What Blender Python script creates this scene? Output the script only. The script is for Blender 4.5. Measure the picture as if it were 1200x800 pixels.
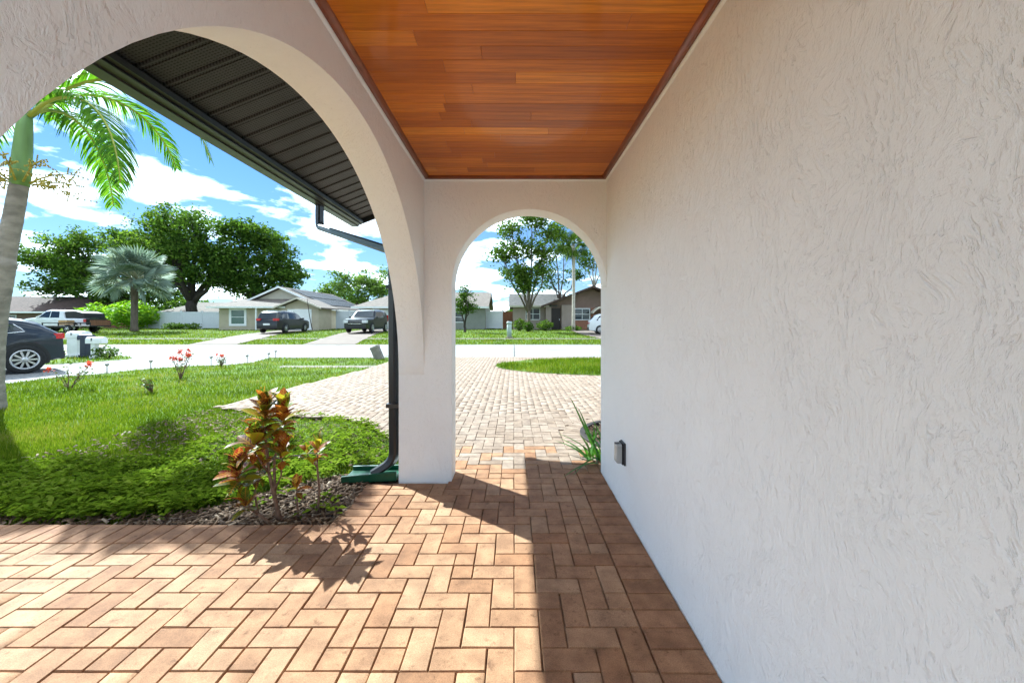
import bpy, bmesh, math, random
import numpy as np
from mathutils import Vector, Matrix, Quaternion

random.seed(7); rng = np.random.default_rng(7)
R = math.radians
scene = bpy.context.scene
for o in list(bpy.data.objects): bpy.data.objects.remove(o)

# ------------------------------------------------------------------ camera, sky, sun, exposure
cam_d = bpy.data.cameras.new("camera"); cam = bpy.data.objects.new("camera", cam_d)
scene.collection.objects.link(cam); scene.camera = cam
cam.location = (0, 0, 1.2); cam.rotation_euler = (R(90), 0, 0)
cam_d.lens = 14.0; cam_d.sensor_width = 36.0; cam_d.shift_x = -0.0017; cam_d.shift_y = -0.0192
cam_d.clip_start = 0.05; cam_d.clip_end = 3000

SUN_DIR = Vector((0.914, -0.745, -1.0)).normalized()          # the way the light travels
SUN_EL = math.asin(-SUN_DIR.z); SUN_AZ = math.atan2(-SUN_DIR.x, -SUN_DIR.y)
world = bpy.data.worlds.new("World"); scene.world = world; world.use_nodes = True
def build_sky():
    nt = world.node_tree; nt.nodes.clear(); N = nt.nodes.new; L = nt.links.new
    out = N("ShaderNodeOutputWorld"); bg = N("ShaderNodeBackground"); bg.inputs[1].default_value = 0.05
    sky = N("ShaderNodeTexSky"); sky.sky_type = 'NISHITA'; sky.sun_disc = False
    sky.sun_elevation = SUN_EL; sky.sun_rotation = SUN_AZ
    sky.air_density = 1.0; sky.dust_density = 0.0; sky.ozone_density = 2.0; sky.altitude = 0
    tc = N("ShaderNodeTexCoord"); sep = N("ShaderNodeSeparateXYZ"); L(tc.outputs["Generated"], sep.inputs[0])
    zz = N("ShaderNodeMath"); zz.operation = 'ADD'; zz.inputs[1].default_value = 0.16; L(sep.outputs[2], zz.inputs[0])
    zm = N("ShaderNodeMath"); zm.operation = 'MAXIMUM'; zm.inputs[1].default_value = 0.05; L(zz.outputs[0], zm.inputs[0])
    dv = []
    for k in (0, 1):
        d = N("ShaderNodeMath"); d.operation = 'DIVIDE'; L(sep.outputs[k], d.inputs[0]); L(zm.outputs[0], d.inputs[1]); dv.append(d)
    cmb = N("ShaderNodeCombineXYZ"); L(dv[0].outputs[0], cmb.inputs[0]); L(dv[1].outputs[0], cmb.inputs[1])
    n1 = N("ShaderNodeTexNoise"); n1.inputs["Scale"].default_value = 2.0; n1.inputs["Detail"].default_value = 9
    n1.inputs["Roughness"].default_value = 0.56; n1.inputs["Distortion"].default_value = 0.25
    off = N("ShaderNodeVectorMath"); off.operation = 'ADD'; off.inputs[1].default_value = (3.4, 1.7, 0.35)
    L(cmb.outputs[0], off.inputs[0]); L(off.outputs[0], n1.inputs["Vector"])
    rp = N("ShaderNodeValToRGB"); rp.color_ramp.elements[0].position = 0.485; rp.color_ramp.elements[1].position = 0.71
    L(n1.outputs["Fac"], rp.inputs[0])
    # haze towards the horizon
    hz = N("ShaderNodeMapRange"); hz.inputs[1].default_value = 0.0; hz.inputs[2].default_value = 0.34
    hz.inputs[3].default_value = 0.42; hz.inputs[4].default_value = 0.0; L(sep.outputs[2], hz.inputs[0])
    mh = N("ShaderNodeMix"); mh.data_type = 'RGBA'; L(hz.outputs[0], mh.inputs["Factor"])
    tint = N("ShaderNodeMix"); tint.data_type = 'RGBA'; tint.blend_type = 'MULTIPLY'; tint.inputs["Factor"].default_value = 1
    tint.inputs[7].default_value = (0.46, 0.53, 0.69, 1); L(sky.outputs[0], tint.inputs[6])
    L(tint.outputs[2], mh.inputs[6]); mh.inputs[7].default_value = (1.9, 2.1, 2.5, 1)
    mc = N("ShaderNodeMix"); mc.data_type = 'RGBA'; L(rp.outputs[0], mc.inputs["Factor"]); L(mh.outputs[2], mc.inputs[6])
    mc.inputs[7].default_value = (25.0, 24.6, 24.4, 1)
    L(mc.outputs[2], bg.inputs[0]); L(bg.outputs[0], out.inputs[0])
build_sky()
sd = bpy.data.lights.new("sun", 'SUN'); sun = bpy.data.objects.new("sun", sd); scene.collection.objects.link(sun)
sd.energy = 2.9; sd.angle = R(0.55); sd.color = (1.0, 0.965, 0.92)
sun.rotation_euler = SUN_DIR.to_track_quat('-Z', 'Y').to_euler(); sun.location = (-20, 20, 30)
vs = scene.view_settings
vs.view_transform = 'Standard'; vs.look = 'None'; vs.gamma = 1.0; vs.exposure = 2.36; vs.use_curve_mapping = False
vs.use_white_balance = True; vs.white_balance_temperature = 5620; vs.white_balance_tint = -4
scene.cycles.use_denoising = True
scene.cycles.max_bounces = 8; scene.cycles.diffuse_bounces = 7; scene.cycles.glossy_bounces = 3; scene.cycles.transmission_bounces = 4; scene.cycles.use_adaptive_sampling = True; scene.cycles.adaptive_threshold = 0.02; scene.cycles.transparent_max_bounces = 6
scene.cycles.caustics_reflective = False; scene.cycles.caustics_refractive = False

# ------------------------------------------------------------------ object helpers
COL = scene.collection
def tag(o, label=None, cat=None, group=None, kind=None):
    if label: o["label"] = label
    if cat: o["category"] = cat
    if group: o["group"] = group
    if kind: o["kind"] = kind
    return o
def empty(name, loc=(0, 0, 0), rz=0, label=None, cat=None, group=None):
    o = bpy.data.objects.new(name, None); COL.objects.link(o)
    o.location = loc; o.rotation_euler = (0, 0, rz); o.empty_display_size = 0.1
    return tag(o, label, cat, group)
def link(name, me, parent=None, loc=None):
    o = bpy.data.objects.new(name, me); COL.objects.link(o)
    if parent is not None: o.parent = parent
    if loc is not None: o.location = loc
    return o
def fast_mesh(name, V, F, mat, smooth=False, tint=None):
    """V (n,3), F (m,k) arrays of equal-sided faces."""
    V = np.asarray(V, np.float32); F = np.asarray(F, np.int32)
    me = bpy.data.meshes.new(name); m, k = F.shape
    me.vertices.add(len(V)); me.vertices.foreach_set("co", V.ravel())
    me.loops.add(m * k); me.loops.foreach_set("vertex_index", F.ravel())
    me.polygons.add(m); me.polygons.foreach_set("loop_start", np.arange(0, m * k, k, dtype=np.int32))
    me.polygons.foreach_set("loop_total", np.full(m, k, np.int32))
    if smooth: me.polygons.foreach_set("use_smooth", np.ones(m, bool))
    if tint is not None:
        a = me.attributes.new("tint", 'FLOAT', 'FACE'); a.data.foreach_set("value", np.asarray(tint, np.float32))
    me.materials.append(mat); me.update(calc_edges=True)
    return me
class MB:
    """Collects shapes; build() links them as one mesh object."""
    def __init__(s): s.v = []; s.f = []; s.sm = []
    def add(s, vs_, fs, smooth=False):
        b = len(s.v); s.v += [tuple(p) for p in vs_]
        for f in fs: s.f.append([b + i for i in f]); s.sm.append(smooth)
        return s
    def box(s, a, b):
        (x0, y0, z0), (x1, y1, z1) = a, b
        x0, x1 = min(x0, x1), max(x0, x1); y0, y1 = min(y0, y1), max(y0, y1); z0, z1 = min(z0, z1), max(z0, z1)
        return s.add([(x0,y0,z0),(x1,y0,z0),(x1,y1,z0),(x0,y1,z0),(x0,y0,z1),(x1,y0,z1),(x1,y1,z1),(x0,y1,z1)],
                     [(0,3,2,1),(4,5,6,7),(0,1,5,4),(1,2,6,5),(2,3,7,6),(3,0,4,7)])
    def prism(s, poly, ax, a, b, smooth=False):
        """poly of 2-D points pushed along axis ax ('x','y','z') from a to b."""
        def P(u, v, t): return {'x': (t, u, v), 'y': (u, t, v), 'z': (u, v, t)}[ax]
        n = len(poly); vs_ = [P(u, v, a) for u, v in poly] + [P(u, v, b) for u, v in poly]
        b0 = len(s.v); s.v += vs_
        ar = sum(poly[i][0] * poly[(i+1) % n][1] - poly[(i+1) % n][0] * poly[i][1] for i in range(n))
        fl = (ar > 0) ^ (ax == 'y') ^ (b < a)
        c0 = list(range(n)); c1 = list(range(n, 2 * n))
        s.f.append([b0 + i for i in (c0[::-1] if fl else c0)]); s.sm.append(False)
        s.f.append([b0 + i for i in (c1 if fl else c1[::-1])]); s.sm.append(False)
        for i in range(n):
            j = (i + 1) % n; q = [i, j, n + j, n + i]
            s.f.append([b0 + k for k in (q if fl else q[::-1])]); s.sm.append(smooth)
        return s
    def tube(s, pts, rad, n=8, cap=True):
        pts = [Vector(p) for p in pts]; m = len(pts)
        if not hasattr(rad, '__len__'): rad = [rad] * m
        b0 = len(s.v); up = None
        for i, p in enumerate(pts):
            t = (pts[min(i+1, m-1)] - pts[max(i-1, 0)])
            t = t.normalized() if t.length > 1e-9 else Vector((0, 0, 1))
            if up is None: up = t.orthogonal().normalized()
            up = (up - t * up.dot(t)); up = up.normalized() if up.length > 1e-6 else t.orthogonal().normalized()
            w = t.cross(up)
            for k in range(n):
                a = 2 * math.pi * k / n
                s.v.append(tuple(p + (up * math.cos(a) + w * math.sin(a)) * rad[i]))
        for i in range(m - 1):
            for k in range(n):
                k2 = (k + 1) % n
                s.f.append([b0+i*n+k, b0+i*n+k2, b0+(i+1)*n+k2, b0+(i+1)*n+k]); s.sm.append(True)
        if cap:
            s.f.append([b0 + k for k in range(n)][::-1]); s.sm.append(False)
            s.f.append([b0 + (m-1)*n + k for k in range(n)]); s.sm.append(False)
        return s
    def rect_sweep(s, pts, w, d, side):
        """rectangular pipe: w along `side`, d across it."""
        pts = [Vector(p) for p in pts]; m = len(pts); b0 = len(s.v)
        for i, p in enumerate(pts):
            t = (pts[min(i+1, m-1)] - pts[max(i-1, 0)]).normalized()
            sd_ = Vector(side); sd_ = (sd_ - t * sd_.dot(t)).normalized(); u = t.cross(sd_)
            c = min(w, d) * .2
            for a, b in ((w/2, d/2-c), (w/2-c, d/2), (-w/2+c, d/2), (-w/2, d/2-c), (-w/2, -d/2+c), (-w/2+c, -d/2), (w/2-c, -d/2), (w/2, -d/2+c)):
                s.v.append(tuple(p + sd_ * a + u * b))
        n = 8
        for i in range(m - 1):
            for k in range(n):
                k2 = (k + 1) % n
                s.f.append([b0+i*n+k, b0+i*n+k2, b0+(i+1)*n+k2, b0+(i+1)*n+k]); s.sm.append(False)
        s.f.append([b0 + k for k in range(n)][::-1]); s.sm.append(False)
        s.f.append([b0 + (m-1)*n + k for k in range(n)]); s.sm.append(False)
        return s
    def lathe(s, prof, n=20, axis='z', c=(0, 0, 0), cap=True):
        b0 = len(s.v); m = len(prof)
        for r, h in prof:
            for k in range(n):
                a = 2 * math.pi * k / n; u, v = r * math.cos(a), r * math.sin(a)
                p = {'z': (u, v, h), 'y': (u, h, v), 'x': (h, u, v)}[axis]
                s.v.append((p[0]+c[0], p[1]+c[1], p[2]+c[2]))
        for i in range(m - 1):
            for k in range(n):
                k2 = (k + 1) % n
                s.f.append([b0+i*n+k, b0+i*n+k2, b0+(i+1)*n+k2, b0+(i+1)*n+k]); s.sm.append(True)
        if cap:
            s.f.append([b0 + k for k in range(n)][::-1]); s.sm.append(False)
            s.f.append([b0 + (m-1)*n + k for k in range(n)]); s.sm.append(False)
        return s
    def sheet(s, poly, z):
        return s.add([(x, y, z(x, y) if callable(z) else z) for x, y in poly], [list(range(len(poly)))])
    def mesh(s, name, mat, off=(0, 0, 0)):
        me = bpy.data.meshes.new(name)
        me.from_pydata([(x-off[0], y-off[1], z-off[2]) for x, y, z in s.v], [], s.f)
        me.polygons.foreach_set("use_smooth", s.sm); me.materials.append(mat); me.update()
        bm = bmesh.new(); bm.from_mesh(me); bmesh.ops.recalc_face_normals(bm, faces=bm.faces); bm.to_mesh(me); bm.free()
        return me
    def build(s, name, mat, parent=None, off=None):
        """off: world position of the parent, when the shapes are in world coordinates"""
        return link(name, s.mesh(name, mat, off or (0, 0, 0)), parent)
def bevel(o, w=0.01, seg=2, ang=40):
    m = o.modifiers.new("bevel", 'BEVEL'); m.width = w; m.segments = seg; m.limit_method = 'ANGLE'; m.angle_limit = R(ang)
    m.harden_normals = False
    return o
def copy_tree(o, parent=None):
    c = o.copy(); COL.objects.link(c); c.parent = parent
    for ch in list(o.children): copy_tree(ch, c)
    return c

# ------------------------------------------------------------------ material helpers
def new_mat(name):
    m = bpy.data.materials.new(name); m.use_nodes = True; nt = m.node_tree; nt.nodes.clear()
    return m, nt, nt.nodes.new, nt.links.new
def rgba(c): return (c[0], c[1], c[2], 1)
def M(name, col, rough=0.6, var=0.12, vscale=6, col2=None, bump=0, bscale=60, spec=0.3, metal=0, coat=0, dist=0.003, stretch=(1, 1, 1), detail=4):
    m, nt, N, L = new_mat(name)
    out = N("ShaderNodeOutputMaterial"); p = N("ShaderNodeBsdfPrincipled"); L(p.outputs[0], out.inputs[0])
    tc = N("ShaderNodeTexCoord"); mp = N("ShaderNodeMapping"); mp.inputs["Scale"].default_value = stretch; L(tc.outputs["Object"], mp.inputs[0])
    n = N("ShaderNodeTexNoise"); n.inputs["Scale"].default_value = vscale; n.inputs["Detail"].default_value = detail; L(mp.outputs[0], n.inputs["Vector"])
    mx = N("ShaderNodeMix"); mx.data_type = 'RGBA'
    rp = N("ShaderNodeMapRange"); rp.inputs[1].default_value = 0.32; rp.inputs[2].default_value = 0.68; L(n.outputs["Fac"], rp.inputs[0]); L(rp.outputs[0], mx.inputs["Factor"])
    a = [c * (1 - var) for c in col]; b = col2 if col2 else [min(1, c * (1 + var)) for c in col]
    mx.inputs[6].default_value = rgba(a); mx.inputs[7].default_value = rgba(b); L(mx.outputs[2], p.inputs["Base Color"])
    p.inputs["Roughness"].default_value = rough; p.inputs["Specular IOR Level"].default_value = spec; p.inputs["Metallic"].default_value = metal
    if coat: p.inputs["Coat Weight"].default_value = coat; p.inputs["Coat Roughness"].default_value = 0.06
    if bump:
        n2 = N("ShaderNodeTexNoise"); n2.inputs["Scale"].default_value = bscale; n2.inputs["Detail"].default_value = 5; L(mp.outputs[0], n2.inputs["Vector"])
        bp = N("ShaderNodeBump"); bp.inputs["Strength"].default_value = bump; bp.inputs["Distance"].default_value = dist
        L(n2.outputs["Fac"], bp.inputs["Height"]); L(bp.outputs[0], p.inputs["Normal"])
    return m
def leaf_mat(name, cols, transl=0.35, rough=0.6, spec=0.12, patch=0.0, pscale=0.6, source='tint', tcol=(1.25, 1.3, 0.6)):
    """cols: colour stops picked by the per-leaf tint (0..1)"""
    m, nt, N, L = new_mat(name)
    out = N("ShaderNodeOutputMaterial"); p = N("ShaderNodeBsdfPrincipled"); t = N("ShaderNodeBsdfTranslucent"); ms = N("ShaderNodeMixShader")
    rp = N("ShaderNodeValToRGB"); el = rp.color_ramp.elements
    while len(el) < len(cols): el.new(0.5)
    for i, c in enumerate(cols): el[i].position = i / max(1, len(cols) - 1); el[i].color = rgba(c)
    if source == 'tint':
        at = N("ShaderNodeAttribute"); at.attribute_name = "tint"; f = at.outputs["Fac"]
    else:
        oi = N("ShaderNodeObjectInfo"); f = oi.outputs["Random"]
    if patch:
        tc = N("ShaderNodeTexCoord"); n = N("ShaderNodeTexNoise"); n.inputs["Scale"].default_value = pscale; n.inputs["Detail"].default_value = 5
        L(tc.outputs["Object"], n.inputs["Vector"])
        mr = N("ShaderNodeMapRange"); mr.inputs[1].default_value = 0.35; mr.inputs[2].default_value = 0.65; mr.inputs[3].default_value = -patch; mr.inputs[4].default_value = patch
        L(n.outputs["Fac"], mr.inputs[0]); ad = N("ShaderNodeMath"); ad.operation = 'ADD'; ad.use_clamp = True; L(f, ad.inputs[0]); L(mr.outputs[0], ad.inputs[1]); f = ad.outputs[0]
    L(f, rp.inputs[0]); L(rp.outputs[0], p.inputs["Base Color"])
    br = N("ShaderNodeMix"); br.data_type = 'RGBA'; br.blend_type = 'MULTIPLY'; br.inputs["Factor"].default_value = 1; br.inputs[7].default_value = rgba(tcol)
    L(rp.outputs[0], br.inputs[6]); L(br.outputs[2], t.inputs[0])
    p.inputs["Roughness"].default_value = rough; p.inputs["Specular IOR Level"].default_value = spec
    ms.inputs[0].default_value = transl; L(p.outputs[0], ms.inputs[1]); L(t.outputs[0], ms.inputs[2]); L(ms.outputs[0], out.inputs[0])
    return m
def stucco_mat(name, col, s=1.0, strength=0.64):
    m, nt, N, L = new_mat(name)
    out = N("ShaderNodeOutputMaterial"); p = N("ShaderNodeBsdfPrincipled"); L(p.outputs[0], out.inputs[0])
    p.inputs["Roughness"].default_value = 0.62; p.inputs["Specular IOR Level"].default_value = 0.25
    tc = N("ShaderNodeTexCoord")
    def noise(scale, det, rough, dist, st):
        mp = N("ShaderNodeMapping"); mp.inputs["Scale"].default_value = st; L(tc.outputs["Object"], mp.inputs[0])
        n = N("ShaderNodeTexNoise"); n.inputs["Scale"].default_value = scale; n.inputs["Detail"].default_value = det
        n.inputs["Roughness"].default_value = rough; n.inputs["Distortion"].default_value = dist; L(mp.outputs[0], n.inputs["Vector"]); return n
    def step(n, a, b):
        r = N("ShaderNodeMapRange"); r.interpolation_type = 'SMOOTHSTEP'; r.inputs[1].default_value = a; r.inputs[2].default_value = b; L(n.outputs["Fac"], r.inputs[0]); return r
    def math_(op, a, b):
        k = N("ShaderNodeMath"); k.operation = op
        for i, q in enumerate((a, b)):
            if isinstance(q, float): k.inputs[i].default_value = q
            else: L(q.outputs[0], k.inputs[i])
        return k
    wn = N("ShaderNodeTexNoise"); wn.inputs["Scale"].default_value = 3.5; wn.inputs["Detail"].default_value = 2; L(tc.outputs["Object"], wn.inputs["Vector"])
    wsub = N("ShaderNodeVectorMath"); wsub.operation = 'MULTIPLY_ADD'; L(wn.outputs["Color"], wsub.inputs[0]); wsub.inputs[1].default_value = (.22, .22, .22); L(tc.outputs["Object"], wsub.inputs[2])
    def wnoise(scale, det, rough, st):
        n = noise(scale, det, rough, 0, st); L(wsub.outputs[0], n.inputs["Vector"].links[0].from_node.inputs[0]); return n
    gr1 = step(wnoise(70 * s, 4, 0.6, (1, 1, 0.34)), 0.55, 0.66)           # short torn dashes left by the trowel
    gr2 = step(wnoise(78 * s, 2, 0.5, (0.45, 0.45, 1)), 0.62, 0.70)          # finer cross strokes
    mask = step(noise(7 * s, 3, 0.6, 0.2, (1, 1, 0.7)), 0.44, 0.60)
    mask2 = step(noise(5 * s, 3, 0.6, 0.2, (1, 1, 1)), 0.50, 0.62)
    pl = step(wnoise(30 * s, 5, 0.66, (1, 1, 0.5)), 0.44, 0.60)             # broad trowelled plateaus
    fine = noise(190 * s, 3, 0.6, 0, (1, 1, 0.6)); lump = noise(2.2, 3, 0.5, 0, (1, 1, 1))
    h = math_('MULTIPLY', math_('MULTIPLY', gr1, math_('ADD', math_('MULTIPLY', mask, 0.7), 0.3)), -0.80)
    h = math_('ADD', h, math_('MULTIPLY', gr2, math_('ADD', math_('MULTIPLY', mask2, -0.35), -0.10)))
    h = math_('ADD', h, math_('MULTIPLY', pl, 0.42))
    h = math_('ADD', h, math_('MULTIPLY', fine, 0.34)); h = math_('ADD', h, math_('MULTIPLY', lump, 2.0))
    bp = N("ShaderNodeBump"); bp.inputs["Strength"].default_value = strength; bp.inputs["Distance"].default_value = 0.005
    L(h.outputs[0], bp.inputs["Height"]); L(bp.outputs[0], p.inputs["Normal"])
    mx = N("ShaderNodeMix"); mx.data_type = 'RGBA'; mx.inputs[6].default_value = rgba([c * .95 for c in col]); mx.inputs[7].default_value = rgba(col)
    L(lump.outputs["Fac"], mx.inputs["Factor"]); L(mx.outputs[2], p.inputs["Base Color"])
    return m
def paver_mat(name, cols, source):
    m, nt, N, L = new_mat(name)
    out = N("ShaderNodeOutputMaterial"); p = N("ShaderNodeBsdfPrincipled"); L(p.outputs[0], out.inputs[0])
    p.inputs["Roughness"].default_value = 0.8; p.inputs["Specular IOR Level"].default_value = 0.22
    g = N("ShaderNodeNewGeometry")
    if source == 'tint':
        at = N("ShaderNodeAttribute"); at.attribute_name = "tint"; f = at.outputs["Fac"]
    else:
        oi = N("ShaderNodeObjectInfo"); f = oi.outputs["Random"]
    rp = N("ShaderNodeValToRGB"); el = rp.color_ramp.elements
    while len(el) < len(cols): el.new(0.5)
    for i, c in enumerate(cols): el[i].position = i / (len(cols) - 1); el[i].color = rgba(c)
    L(f, rp.inputs[0])
    def noise(sc, det, ro=0.6):
        n = N("ShaderNodeTexNoise"); n.inputs["Scale"].default_value = sc; n.inputs["Detail"].default_value = det; n.inputs["Roughness"].default_value = ro
        L(g.outputs["Position"], n.inputs["Vector"]); return n
    def mul(a, b, f_=1.0):
        k = N("ShaderNodeMix"); k.data_type = 'RGBA'; k.blend_type = 'MULTIPLY'; k.inputs["Factor"].default_value = f_
        L(a, k.inputs[6]); L(b, k.inputs[7]); return k.outputs[2]
    def ramp(n, a, b, ca, cb):
        r = N("ShaderNodeValToRGB"); r.color_ramp.elements[0].position = a; r.color_ramp.elements[1].position = b
        r.color_ramp.elements[0].color = rgba(ca); r.color_ramp.elements[1].color = rgba(cb); L(n.outputs["Fac"], r.inputs[0]); return r.outputs[0]
    c = rp.outputs[0]
    c = mul(c, ramp(noise(9, 4), 0.36, 0.66, (0.74, 0.70, 0.68), (1.14, 1.12, 1.09)))
    c = mul(c, ramp(noise(260, 3, 0.7), 0.34, 0.62, (0.72, 0.70, 0.68), (1.1, 1.1, 1.1)))
    c = mul(c, ramp(noise(21, 6, 0.72), 0.31, 0.43, (0.55, 0.50, 0.47), (1, 1, 1)))          # scuffs and stains
    L(c, p.inputs["Base Color"])
    n2 = noise(330, 4, 0.7); bp = N("ShaderNodeBump"); bp.inputs["Strength"].default_value = 0.5; bp.inputs["Distance"].default_value = 0.002
    L(n2.outputs["Fac"], bp.inputs["Height"]); L(bp.outputs[0], p.inputs["Normal"])
    return m
def wood_mat(name):
    m, nt, N, L = new_mat(name)
    out = N("ShaderNodeOutputMaterial"); p = N("ShaderNodeBsdfPrincipled"); L(p.outputs[0], out.inputs[0])
    oi = N("ShaderNodeObjectInfo"); rp = N("ShaderNodeValToRGB"); el = rp.color_ramp.elements
    cols = [(0.38, 0.102, 0.004), (0.48, 0.14, 0.005), (0.54, 0.165, 0.006), (0.59, 0.185, 0.008), (0.76, 0.29, 0.016)]
    while len(el) < len(cols): el.new(0.5)
    for q, ps, c in zip(el, (0, 0.3, 0.55, 0.8, 1.0), cols): q.position = ps; q.color = rgba(c)
    L(oi.outputs["Random"], rp.inputs[0])
    tc = N("ShaderNodeTexCoord"); mp = N("ShaderNodeMapping"); mp.inputs["Scale"].default_value = (1.2, 26, 26); L(tc.outputs["Object"], mp.inputs[0])
    vo = N("ShaderNodeVectorMath"); vo.operation = 'ADD'; L(mp.outputs[0], vo.inputs[0]); L(oi.outputs["Location"], vo.inputs[1])
    n = N("ShaderNodeTexNoise"); n.inputs["Scale"].default_value = 2.5; n.inputs["Detail"].default_value = 7; n.inputs["Roughness"].default_value = 0.65; L(vo.outputs[0], n.inputs["Vector"])
    r2 = N("ShaderNodeValToRGB"); r2.color_ramp.elements[0].position = 0.33; r2.color_ramp.elements[1].position = 0.68
    r2.color_ramp.elements[0].color = (0.62, 0.58, 0.55, 1); r2.color_ramp.elements[1].color = (1.12, 1.12, 1.12, 1); L(n.outputs["Fac"], r2.inputs[0])
    k = N("ShaderNodeMix"); k.data_type = 'RGBA'; k.blend_type = 'MULTIPLY'; k.inputs["Factor"].default_value = 1
    L(rp.outputs[0], k.inputs[6]); L(r2.outputs[0], k.inputs[7]); L(k.outputs[2], p.inputs["Base Color"])
    p.inputs["Roughness"].default_value = 0.36; p.inputs["Specular IOR Level"].default_value = 0.10
    p.inputs["Coat Weight"].default_value = 0.35; p.inputs["Coat Roughness"].default_value = 0.10
    return m
MT = {}
MT['stucco'] = stucco_mat("stucco_white", (0.875, 0.89, 0.89), 1.2)
MT['trim_white'] = M("trim_white", (0.82, 0.85, 0.87), 0.4, 0.03)
MT['wood'] = wood_mat("cherry_wood"); MT['wood_trim'] = M("wood_trim", (0.20, 0.045, 0.010), 0.3, 0.2, 14, coat=0.3, stretch=(1, 1, 1))
PAV = [(0.28, 0.142, 0.070), (0.34, 0.192, 0.103), (0.365, 0.212, 0.116), (0.38, 0.225, 0.125), (0.41, 0.258, 0.150), (0.325, 0.168, 0.083)]
PAVB = [(0.27, 0.140, 0.070), (0.33, 0.178, 0.092), (0.36, 0.198, 0.106), (0.29, 0.148, 0.074), (0.39, 0.222, 0.122)]
PAVD = [(0.263, 0.193, 0.139), (0.306, 0.231, 0.174), (0.328, 0.252, 0.193), (0.349, 0.276, 0.217), (0.285, 0.211, 0.156)]
MT['paver'] = paver_mat("paver_tan", PAV, 'obj'); MT['paver_border'] = paver_mat("paver_brown", PAVB, 'obj')
MT['paver_bulk'] = paver_mat("paver_tan_bulk", PAV, 'tint'); MT['paver_drive'] = paver_mat("paver_faded", PAVD, 'tint')
MT['sand'] = M("joint_sand", (0.30, 0.22, 0.155), 0.95, 0.3, 40, bump=0.4, bscale=200)
MT['soil'] = M("lawn_soil", (0.10, 0.13, 0.03), 0.95, 0.35, 1.4, col2=(0.13, 0.20, 0.035), bump=0.6, bscale=30, dist=0.02, spec=0.1)
MT['concrete'] = M("road_concrete", (0.275, 0.266, 0.253), 0.85, 0.14, 0.9, bump=0.2, bscale=90, spec=0.2)
MT['sidewalk'] = M("sidewalk", (0.19, 0.16, 0.125), 0.88, 0.1, 1.5, bump=0.2, bscale=90)
MT['drive_tan'] = M("drive_tan", (0.17, 0.132, 0.106), 0.88, 0.1, 1.2, bump=0.2, bscale=60)
MT['bronze'] = M("bronze_aluminium", (0.020, 0.020, 0.019), 0.38, 0.15, 8, spec=0.5)
MT['gutter'] = M("gutter_black", (0.028, 0.030, 0.028), 0.3, 0.1, 8, spec=0.5)
MT['navy'] = M("downspout_black", (0.014, 0.016, 0.020), 0.33, 0.15, 10, spec=0.5)
MT['green_plastic'] = M("green_plastic", (0.006, 0.062, 0.028), 0.4, 0.15, 14, spec=0.4)
MT['mulch'] = leaf_mat("mulch", [(0.045, 0.026, 0.015), (0.095, 0.055, 0.03), (0.17, 0.11, 0.065), (0.33, 0.26, 0.19)], 0.0, 0.85, 0.2)
MT['mulch_bed'] = M("mulch_bed", (0.045, 0.032, 0.024), 0.95, 0.4, 30, bump=0.8, bscale=60, dist=0.02)
MT['grass'] = leaf_mat("grass", [(0.058, 0.095, 0.007), (0.092, 0.142, 0.009), (0.135, 0.187, 0.012), (0.18, 0.22, 0.02), (0.25, 0.225, 0.07)], 0.4, 0.8, 0.0, patch=0.30, pscale=0.8)
MT['cover'] = leaf_mat("ground_cover", [(0.075, 0.125, 0.009), (0.12, 0.18, 0.012), (0.175, 0.245, 0.018), (0.245, 0.295, 0.038)], 0.38, 0.8, 0.0, patch=0.15, pscale=1.2)

# ------------------------------------------------------------------ terrain
def gh(y):
    if y <= 21.6: return 0.0
    t = min(1.0, (y - 21.6) / 20.4); return 0.45 * (t * (2 - t) * 0.5 + t * 0.5)
def ghv(y):
    t = np.clip((y - 21.6) / 20.4, 0, 1); return 0.45 * (t * (2 - t) * 0.5 + t * 0.5)
def build_ground():
    ys = np.concatenate([[-900, -300, -100, -30], np.arange(-10, 60, 1.5), [70, 90, 130, 200, 400, 900, 1800]])
    xs = np.concatenate([[-1800, -600, -200], np.arange(-90, 60, 6), [100, 300, 900, 1800]])
    X, Y = np.meshgrid(xs, ys); Z = ghv(Y) - 0.05
    V = np.stack([X, Y, Z], -1).reshape(-1, 3); n = len(xs)
    i, j = np.meshgrid(np.arange(len(ys) - 1), np.arange(n - 1), indexing='ij'); a = (i * n + j).ravel()
    F = np.stack([a, a + 1, a + n + 1, a + n], -1)
    o = link("ground", fast_mesh("ground", V, F, MT['soil'])); tag(o, "green lawn ground stretching away to the far houses", "ground", kind="structure")
build_ground()
DRIVE = [(-0.86, 3.2), (-0.97, 3.5), (-1.3, 4.15), (-1.68, 4.7), (-2.12, 5.0), (-2.65, 5.08), (-3.6, 5.4), (-4.22, 5.66), (-4.05, 7.5), (-3.72, 10.6), (-3.75, 13.75), (9, 13.75), (9, 3.2)]
ROADP = [(-120, 13.72), (120, 13.72), (120, 21.6), (-120, 21.6)]
NDRIVE = [(-60, 3.0), (-11.2, 3.0), (-10.3, 6.0), (-10.15, 8.0), (-10.2, 8.6), (-10.1, 9.1), (-9.8, 9.6), (-9.65, 10.4), (-9.1, 11.1), (-8.2, 11.5), (-7.95, 12.1), (-8.4, 13.73), (-60, 13.73)]
ISLAND_L = [(-12.7, 13.1), (-12.9, 12.4), (-13.3, 11.5), (-15, 11.2), (-45, 11.2), (-45, 15.0), (-17, 15.0), (-14.2, 14.4), (-13.1, 13.7)]
ISLE_C, ISLE_R = (2.7, 10.95), (3.2, 2.1)
BED_C, BED_R = (1.38, 4.18), 0.66
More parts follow.
